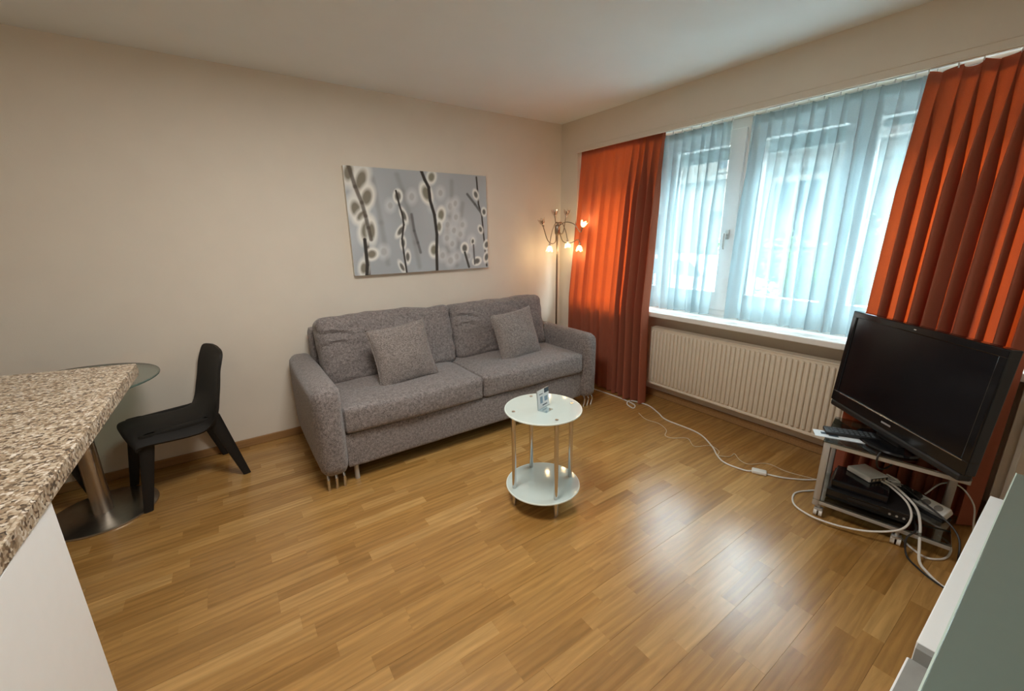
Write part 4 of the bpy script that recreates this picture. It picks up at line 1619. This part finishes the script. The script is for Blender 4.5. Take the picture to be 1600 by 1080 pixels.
pA = plug(-.104, M['whiteplastic'], 'bulky white adapter plugged into the end of the power strip', 'power_adapter', .026, .024, .040)
pB = plug(-.036, M['blackplastic'], 'black plug in the power strip next to the white adapter', 'black_plug', .018, .018, .030)
pC = plug(.010, M['blackplastic'], 'black plug near the middle of the power strip', 'black_plug', .018, .018, .030)


# ================================================================== CABLES
def cable(name, pts, r, mat, label, parent=None, sub=8, fixed=False):
    P = smooth_path(pts, sub)
    bm = bmesh.new()
    add_tube(bm, P, r, 8)
    t = thing(name, pts[0], label, 'cable')
    obj('cable_sheath', bm, mat, t)
    return t


lampcord = cable('extension_cord', [(-.155, -.56, .005), (-.16, -.66, .005), (-.135, -.95, .005), (-.15, -1.16, .005), (-.22, -1.21, .005), (-.20, -1.13, .009), (-.13, -1.10, .013), (-.085, -1.18, .009), (-.075, -1.27, .005), (-.135, -1.40, .005), (-.195, -1.52, .005),
                              (-.20, -1.78, .005), (-.30, -1.95, .005), (-.40, -2.05, .005), (-.445, -2.13, .005), (-.43, -2.24, .005), (-.40, -2.275, .007)], .0048, M['cable'], 'white extension cord looping from behind the sofa across the floor towards the stand')
b = box(-.022, .022, -.040, .040, 0, .022, bevel=.007, seg=3)
xform(b, T(-.385, -2.305, 0) @ RZ(R(25)))
sw = obj('cord_switch', b, M['whiteplastic'], lampcord)
bm = bmesh.new()
add_tube(bm, smooth_path([(-.37, -2.34, .006), (-.325, -2.42, .005), (-.25, -2.50, .005), (-.185, -2.545, .005), (-.10, -2.60, .005), (-.10, -2.72, .005)], 8), .0045, 8)
obj('cable_sheath', bm, M['cable'], lampcord)
cable('thin_wire', [(-.26, -1.30, .003), (-.31, -1.41, .003), (-.295, -1.52, .003), (-.342, -1.62, .003), (-.425, -1.67, .003), (-.415, -1.725, .003), (-.335, -1.79, .003), (-.40, -1.885, .003), (-.305, -1.945, .003), (-.33, -2.02, .003), (-.40, -2.055, .012),
                    (-.34, -2.10, .003), (-.28, -2.10, .003), (-.33, -2.16, .003), (-.335, -2.22, .003), (-.235, -2.285, .003), (-.235, -2.40, .003), (-.19, -2.53, .003)], .0022, M['cable_clear'], 'thin translucent wire wriggling over the floor beside the white cord')
cable('network_cable', [(-.333, -2.842, .208), (-.352, -2.885, .205), (-.405, -2.960, .182), (-.462, -2.992, .142), (-.520, -2.975, .098), (-.568, -2.890, .055), (-.598, -2.790, .030), (-.618, -2.700, .024), (-.602, -2.630, .016), (-.560, -2.570, .006), (-.50, -2.535, .005), (-.43, -2.525, .005), (-.36, -2.555, .005), (-.27, -2.615, .005), (-.20, -2.70, .005)], .0046, M['cable'],
      'white network cable from the router looping round the front caster')
cable('television_cable', [(-.312, -2.852, .208), (-.335, -2.90, .205), (-.385, -2.985, .170), (-.435, -3.02, .125), (-.515, -3.045, .065), (-.565, -3.065, .012), (-.61, -3.10, .006), (-.655, -3.15, .006), (-.66, -3.20, .006)], .0055, M['cable'],
      'thick white cable hanging past the stand and trailing under the sideboard')
cable('looped_cable', [(-.43, -2.975, .006), (-.475, -3.02, .006), (-.50, -3.075, .006), (-.45, -3.12, .006), (-.375, -3.13, .006), (-.30, -3.115, .006), (-.26, -3.07, .006)], .0045, M['cable'],
      'white cable making a loop on the floor by the rear caster')
cable('black_cable', [on_stand(.355, .215, .112), on_stand(.372, .12, .110), on_stand(.385, .02, .106), on_stand(.36, -.022, .07), (-.555, -3.02, .008), (-.61, -3.07, .006), (-.65, -3.13, .006), (-.672, -3.20, .006)], .004, M['cable_black'],
      'black cable running beside the thick white one to the sideboard')
cable('black_cable', [(pB.x, pB.y, pB.z), (pB.x - .03, pB.y - .01, pB.z + .01), on_stand(.47, .17, .13), on_stand(.525, .11, .09), on_stand(.535, .05, .02), (-.50, -3.17, .006), (-.56, -3.20, .006)], .004, M['cable_black'],
      'black cable from the plug crossing the floor in the dark corner')
cable('adapter_cable', [(pA.x, pA.y, pA.z), (pA.x - .03, pA.y + .0, pA.z + .03), (-.285, -2.90, .215), (-.298, -2.872, .212), (-.292, -2.858, .208)], .003, M['cable'],
      'thin white lead from the adapter to the router')
cable('wall_cable', [(-.16, -2.98, .14), (-.10, -3.02, .20), (-.09, -3.08, .21), (-.13, -3.14, .16), (-.17, -3.16, .08), (-.15, -3.17, .006)], .0035, M['cable'],
      'pale cable arching over the power strip in front of the curtain')
cable('screen_lead', [(-.505, -2.845, .428), (-.537, -2.846, .424), (-.543, -2.846, .40), (-.52, -2.85, .36), (-.45, -2.86, .33), (-.30, -2.86, .30), (-.22, -2.84, .26)], .004, M['cable_black'],
      'black lead hanging over the front edge of the stand top')
